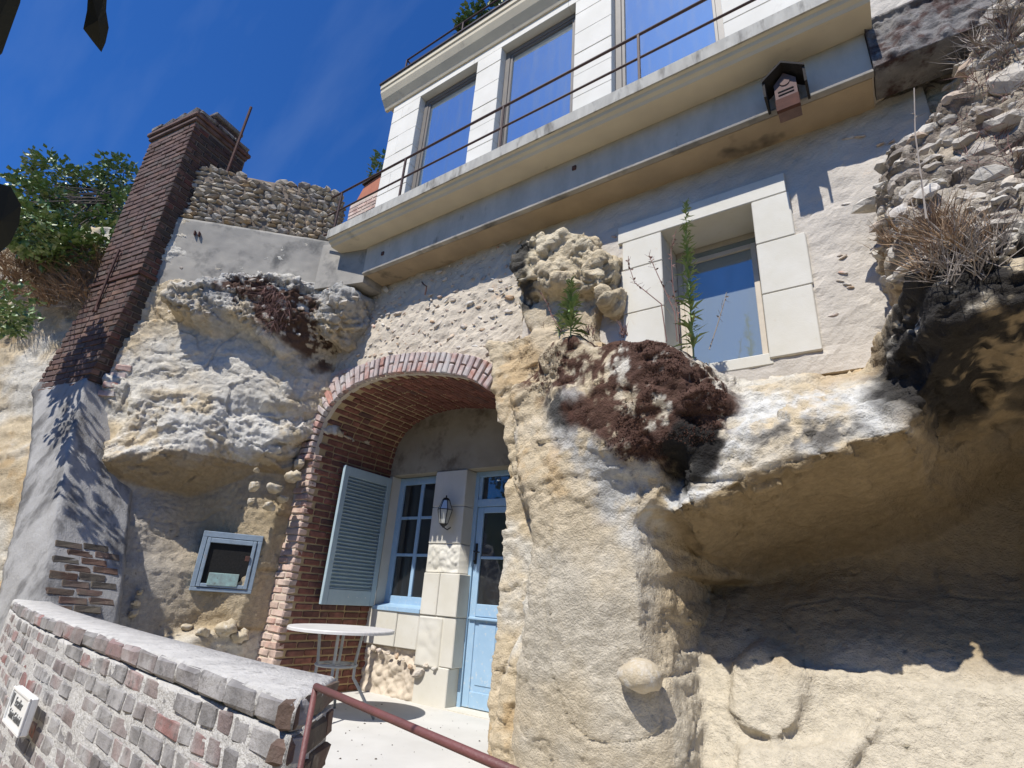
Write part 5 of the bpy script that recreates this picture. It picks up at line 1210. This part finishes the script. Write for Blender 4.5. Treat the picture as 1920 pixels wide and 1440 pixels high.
# ================================================================== plants
def leafquad(b, p, d, n, L, W):
    d = Vector(d).normalized(); s = d.cross(Vector(n)).normalized()*W; nn = s.cross(d).normalized()
    m_ = p+d*L*.5-nn*L*.06
    b.add([p, m_+s, p+d*L, m_-s, m_-nn*W*.25], [(0, 1, 4), (1, 2, 4), (2, 3, 4), (3, 0, 4)])
def rv(): 
    v_ = Vector((random.gauss(0, 1), random.gauss(0, 1), random.gauss(0, 1))); return v_.normalized()
def bush(name, label, cat, clumps, nleaf, L, mat='leaf', stems=None, group=None):
    t = thing(name, label, cat, group=group); b = MB()
    for i in range(nleaf):
        c, r = random.choice(clumps); o = rv(); o *= r*(.55+.5*random.random())*(1 if random.random() < .75 else .6); o.z *= .85; p = Vector(c)+o
        d = (o.normalized()+rv()*.9+Vector((0, 0, -.25))).normalized(); nrm = (Vector((0, -.35, .9))+rv()*.55).normalized()
        l = L*random.uniform(.6, 1.25); leafquad(b, p, d, nrm, l, l*random.uniform(.28, .40))
    b.build('foliage', mat, t)
    if stems:
        s = MB()
        for i in range(stems):
            c, r = random.choice(clumps); base = Vector(clumps[0][0])+Vector((random.uniform(-.3, .3), random.uniform(-.2, .2), -clumps[0][1]*1.1)); e = Vector(c)+rv()*r*.7
            m_ = base.lerp(e, .5)+rv()*.12; s.tube([base, m_, e], [.014, .010, .004], 5)
        s.build('stems', 'bark', t)
    return t
# bush on the cliff left of the chimney
cl = []
for (x, y, yy, r) in ((225, 335, 2.05, .42), (170, 360, 1.9, .48), (120, 400, 1.6, .45), (240, 400, 2.1, .38), (180, 440, 1.8, .40), (80, 440, 1.2, .36), (130, 470, 1.45, .36), (60, 380, 1.0, .40), (100, 330, 1.3, .42), (30, 420, .8, .35), (210, 480, 1.9, .30)):
    cl.append((P(x, y, Y=yy), r))
bush('leafy_bush', 'broad leaved green bush on the cliff left of the chimney', 'bush', cl, 5600, .105, stems=70)
cl2 = [(P(20, 560, Y=.95), .22), (P(5, 590, Y=.85), .2), (P(30, 600, Y=1.0), .14)]
bush('low_bush', 'small dark green shrub at the left edge below the dry grass', 'bush', cl2, 420, .07)
def blades(b, p, n, L, spread, lean=Vector((0, 0, 1)), W=.004, droop=.35):
    for i in range(n):
        d = (lean+rv()*spread).normalized(); l = L*random.uniform(.5, 1.1); s = d.cross(rv()).normalized()*W; p0 = p+rv()*.02; q = [p0]; dd = Vector(d)
        for k in range(3): dd = (dd-Vector((0, 0, droop*.33))+rv()*.22).normalized(); q.append(q[-1]+dd*l/3)
        b.add([q[0]-s, q[0]+s, q[1]+s*.8, q[1]-s*.8, q[2]+s*.5, q[2]-s*.5, q[3]], [(0, 1, 2, 3), (3, 2, 4, 5), (5, 4, 6)])
def tuft(name, label, cat, pts, n, L, spread, mat, lean=Vector((0, -.25, .9)), W=.004, droop=.35, group=None):
    b = MB()
    for p in pts: blades(b, Vector(p), n, L, spread, lean, W, droop)
    return tag(b.build(name, mat), label, cat, group)
BL = bvh_of(cliffl)
def hitl(px, py):
    d = ray(px, py).normalized(); r = BL.ray_cast(Vector((0, 0, 0)), d); return (r[0]*.965 if r[0] is not None else P(px, py, X=-8.8))
pts = [hitl(random.uniform(0, 195), random.uniform(480, 575)) for i in range(75)]
tuft('dry_grass', 'straw coloured dry grass hanging over the cliff below the leafy bush', 'grass', pts, 26, .42, .55, 'dry', Vector((.35, -.3, .55)), .0045, .6)
pts = [hitl(random.uniform(90, 190), random.uniform(510, 585)) for i in range(40)]
tuft('dead_brush', 'grey tangled dead brush beside the chimney foot', 'brush', pts, 22, .30, .9, 'drygrey', Vector((.1, -.2, .5)), .003, .4)
# weeds on the mossy ledge
def weed(name, label, px, pyb, pyt, mat='weed', n=90, leafL=.055, group=None, yy=None, lean=(0, 0)):
    h_ = hit(px, pyb+6)[0] or P(px, pyb, Y=3.0); Yb = yy or h_.y
    p0 = P(px, pyb, Y=Yb); p1 = P(px+lean[0], pyt, Y=Yb); t = thing(name, label, 'weed', group=group); d = p1-p0; H = d.length; u = d.normalized()
    bend = Vector((random.uniform(-.05, .05), random.uniform(-.04, .02), 0))*H*1.6; stem = lambda f: p0+u*H*f+bend*math.sin(f*3.0)*.5
    MB().tube([p0-u*.06]+[stem(f/8) for f in range(9)], [.006]+[.0055-.0045*f/8 for f in range(9)], 5).build('stem', mat, t); b = MB()
    for i in range(n):
        f_ = random.random()**.85; a_ = random.random()*6.28; o = Vector((math.cos(a_), math.sin(a_), random.uniform(-.15, 1.3))).normalized(); l = leafL*(1.15-.75*f_)*random.uniform(.45, 1.25); q_ = stem(f_); m_ = q_+o*l*.55; e_ = m_+(o+Vector((0, 0, random.uniform(-.9, .3)))).normalized()*l*.5; sd = o.cross(u).normalized()*l*.10
        b.add([q_-sd*.4, q_+sd*.4, m_+sd, m_-sd, e_], [(0, 1, 2, 3), (3, 2, 4)])
    b.build('leaves', mat, t); return t
weed('tall_weed', 'tallest green spiky weed in front of the upper window', 1300, 655, 378, n=300, leafL=.105, yy=3.12, lean=(-14, 0))
weed('bushy_weed', 'bushy green weed on the mossy ledge under the pitted rock boss', 1070, 625, 525, n=210, leafL=.12)
weed('slender_weed', 'slender green weed left of the white window jamb', 1136, 622, 535, n=110, leafL=.085)
weed('short_weed', 'shortest green weed standing before the white window jamb', 1209, 628, 580, n=60, leafL=.06)
weed('small_weed', 'small green weed between the bushy weed and the rock boss', 1048, 622, 585, n=60, leafL=.07)
weed('small_weed', 'small green weed left of the tallest weed on the ledge', 1255, 640, 600, n=50, leafL=.06)
def twig(name, label, path, mat, heads=0, yy=None, group=None):
    h_ = hit(path[0][0], path[0][1]+8)[0]; Yb = yy or (h_.y if h_ is not None else 3.0); t = thing(name, label, 'dry stalk', group=group); pt = [P(x, y, Y=Yb) for x, y in path]
    MB().tube(pt, [.0042-.0025*i/len(pt) for i in range(len(pt))], 5).build('stalk', mat, t); b = MB()
    for i in range(heads):
        k = random.randrange(max(1, len(pt)//2), len(pt)); p = pt[k].lerp(pt[k-1], random.random()); leafquad(b, p, rv()+Vector((0, 0, .8)), rv(), .028, .007)
        q = p+(rv()+Vector((0, 0, .8))).normalized()*.045; b.tube([p, q], .0012, 3)
    if heads: stuff(b.build('seed_heads', mat, t))
    return t
twig('dry_stalk', 'long bent dry stalk reaching left across the white jamb', [(1250, 640), (1240, 570), (1215, 550), (1190, 530), (1180, 500), (1178, 480)], 'dryred', 14, 3.05)
twig('dry_stalk', 'upright dry stalk with seed heads near the window reveal', [(1270, 640), (1265, 585), (1240, 530), (1222, 490), (1217, 480)], 'dryred', 14, 3.05)
twig('dry_stalk', 'dark red stalk beside the tallest green weed', [(1275, 645), (1271, 590), (1262, 540), (1258, 470), (1268, 430)], 'dryred', 22, 3.10)
twig('dry_stalk', 'thin branching dead stalk at the left of the bushy weed', [(1052, 620), (1036, 595), (1026, 570), (1015, 550)], 'dryred', 10, 3.1)
twig('dry_stalk', 'wispy pale stalk before the upper window glass', [(1330, 655), (1345, 610), (1357, 570), (1362, 548)], 'drygrey', 6, 3.3)
twig('dry_stalk', 'long bare grey stem rising from the right-hand rubble', [(1737, 410), (1728, 340), (1716, 250), (1714, 165)], 'drygrey', 8, 2.62)
for x, lb in ((1020, 'leftmost short dry tuft on the mossy ledge'), (1102, 'short dry tuft between the bushy and the slender weed'), (1166, 'short reddish tuft just right of the slender weed'), (1190, 'short reddish tuft just left of the shortest weed'), (1236, 'rightmost short dry tuft on the mossy ledge')):
    h_ = hit(x, 640)[0]
    if h_ is not None: tuft('dry_tuft', lb, 'grass', [P(x, 628, Y=h_.y+.1), P(x+5, 629, Y=h_.y+.1)], 14, .13, .45, 'dryred', Vector((0, 0, 1)), .003, .1, 'dry tufts along the mossy ledge')
def hp(lst): return [h for h in (hit(x, y)[0] for x, y in lst) if h is not None]
tuft('dry_shrub', 'brown dry shrub on the stones right of the grey wall', 'shrub', hp([(random.gauss(1750, 45), random.gauss(455, 28)) for i in range(34)]), 22, .19, .6, 'dry', Vector((-.15, -.3, .7)), .0028, .15)
tuft('dead_shrub', 'grey leafless shrub above the dark rock lip', 'shrub', hp([(random.gauss(1790, 50), random.gauss(480, 30)) for i in range(30)]), 18, .20, .7, 'drygrey', Vector((-.1, -.3, .7)), .0026, .1)
tuft('red_weeds', 'reddish dry weeds over the rocks in the top right corner', 'weeds', hp([(random.uniform(1800, 1919), random.uniform(20, 400)) for i in range(46)]), 9, .17, .9, 'dryred', Vector((-.1, -.3, .4)), .0018, .3)
tuft('grey_weeds', 'pale dead weeds below the white window in the top right corner', 'weeds', hp([(random.uniform(1740, 1900), random.uniform(15, 130)) for i in range(40)]), 16, .20, .7, 'drygrey', Vector((-.1, -.4, .6)), .003, .2)
tuft('rust_tuft', 'rust red dry tuft in the crack below the grey wall', 'grass', hp([(random.gauss(1612, 14), random.gauss(625, 22)) for i in range(16)]), 16, .09, .8, 'dry', Vector((0, -.4, .5)), .003, .5)
stuff(tuft('hanging_roots', 'brown roots hanging from the dark left ledge', 'roots', hp([(random.gauss(515, 18), random.gauss(560, 25)) for i in range(26)]), 16, .26, .5, 'dryred', Vector((.05, -.3, -.5)), .003, .8))
# moss cushions: uncountable small tufts on the boulder and the left ledge
b = MB()
def mossy(poly, n, L):
    xs = [p[0] for p in poly]; ys = [p[1] for p in poly]; k = 0; t = 0
    while k < n and t < n*6:
        t += 1; x = random.uniform(min(xs), max(xs)); y = random.uniform(min(ys), max(ys))
        if not in_poly(x, y, poly): continue
        h_, nn = hit(x, y)
        if h_ is None: continue
        if vnoise(np.array([[h_.x*5, h_.y*5, h_.z*5]]), 4)[0]+0.5*vnoise(np.array([[h_.x*14, h_.y*14, h_.z*14]]), 5)[0] < -0.05: continue
        for j in range(3):
            d = (nn+rv()*.8).normalized(); s = d.cross(rv()).normalized()*L*.75; l = L*random.uniform(.4, 1.0); p = h_+rv()*L*.8-nn*.002
            b.add([p-s, p+s, p+d*l], [(0, 1, 2)])
        k += 1
mossy([(943, 690), (978, 628), (1078, 600), (1228, 610), (1308, 640), (1363, 735), (1358, 820), (1288, 840), (1243, 865), (1168, 865), (1098, 810), (1063, 765), (1118, 735), (1038, 728), (978, 735)], 4200, .007)
mossy([(385, 520), (440, 500), (520, 520), (560, 545), (540, 610), (500, 630), (470, 600), (420, 560)], 900, .009)
mossy([(1625, 60), (1700, 30), (1760, 45), (1740, 70), (1640, 100)], 10, .02)
stuff(b.build('moss', 'moss'))
# plants on the roof terrace and behind the house corner
bush('roof_plant', 'yellow green shrub behind the roof railing', 'shrub', [(P(885, 40, Y=4.0), .22), (P(915, 15, Y=4.0), .25), (P(955, -10, Y=4.0), .28), (P(870, 55, Y=4.0), .12)], 700, .10)
bush('climber', 'green climber showing behind the left corner of the house', 'climber', [(P(716, 300, Y=4.6), .16), (P(708, 325, Y=4.6), .16)], 160, .09)
# leaves of an overhanging branch close to the photographer
ob = thing('overhanging_branch', 'dark leaves of a branch hanging in at the top left corner', 'branch')
def bigleaf(poly, dist, par):
    pt = [ray(x, y).normalized()*dist for x, y in poly]; c = sum(pt, Vector())/len(pt); f_ = c.normalized(); bk = [p+f_*.006 for p in pt]; n = len(pt)
    MB().add([c-f_*.012]+pt+bk, [(0, 1+i, 1+(i+1) % n) for i in range(n)]+[tuple(range(n+1, 2*n+1))[::-1]]+[(1+i, n+1+i, n+1+(i+1) % n, 1+(i+1) % n) for i in range(n)]).build('leaf', 'leafdark', par)
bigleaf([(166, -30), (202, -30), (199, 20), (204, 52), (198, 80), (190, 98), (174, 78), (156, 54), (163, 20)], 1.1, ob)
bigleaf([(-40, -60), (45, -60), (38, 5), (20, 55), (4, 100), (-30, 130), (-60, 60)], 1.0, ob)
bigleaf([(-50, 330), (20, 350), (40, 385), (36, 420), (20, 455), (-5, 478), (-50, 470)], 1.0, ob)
MB().tube([ray(-120, 200).normalized()*1.1, ray(-60, 0).normalized()*1.1, ray(60, -80).normalized()*1.15, ray(190, -40).normalized()*1.12, ray(300, -140).normalized()*1.2], [.012, .010, .007, .004, .003], 6).build('twig', 'bark', ob)

# unseen foliage screen behind the photographer, added to block low sky light
hg = thing('sky_light_screen', 'tall foliage screen added behind the viewer to block low sky light', 'sky_light_screen')
A_, B_ = np.meshgrid(np.linspace(-22, 20, 170), np.linspace(-1.95, 3.6, 40), indexing='ij'); p = np.stack([A_.ravel(), 0*A_.ravel(), B_.ravel()], 1)
dd = -6.6+.5*fbm(p, .8, 4, 3)+.15*fbm(p, 4, 3, 7)-.25*np.maximum(0, B_.ravel()-2.6)**2; v = np.stack([A_.ravel(), dd, B_.ravel()], 1).tolist(); N = len(v); v += [(q[0], -8.4-.2*math.sin(q[0]), q[2]) for q in v]
f = [(i*40+j, i*40+j+1, i*40+41+j, i*40+40+j) for i in range(169) for j in range(39)]; f += [tuple(k+N for k in q[::-1]) for q in f]
f += [(i*40+39, i*40+39+N, i*40+79+N, i*40+79) for i in range(169)]
MB().add(v, f).build('screen_foliage', 'leaf', hg)

# grit and leaf crumbs on the terrace
b = MB()
for i in range(130):
    x, y = random.uniform(-4.6, -2.4), random.uniform(2.5, 4.5); r = random.choice([.004, .006, .008, .012]); a_ = random.random()*6.28
    b.add([(x+r*math.cos(a_), y+r*math.sin(a_), FLOOR+.001), (x+r*math.cos(a_+2), y+r*math.sin(a_+2), FLOOR+.001), (x+r*math.cos(a_+4), y+r*math.sin(a_+4), FLOOR+.001), (x, y, FLOOR+.001+r*.6)], [(0, 1, 3), (1, 2, 3), (2, 0, 3)])
stuff(b.build('grit', 'bark'))
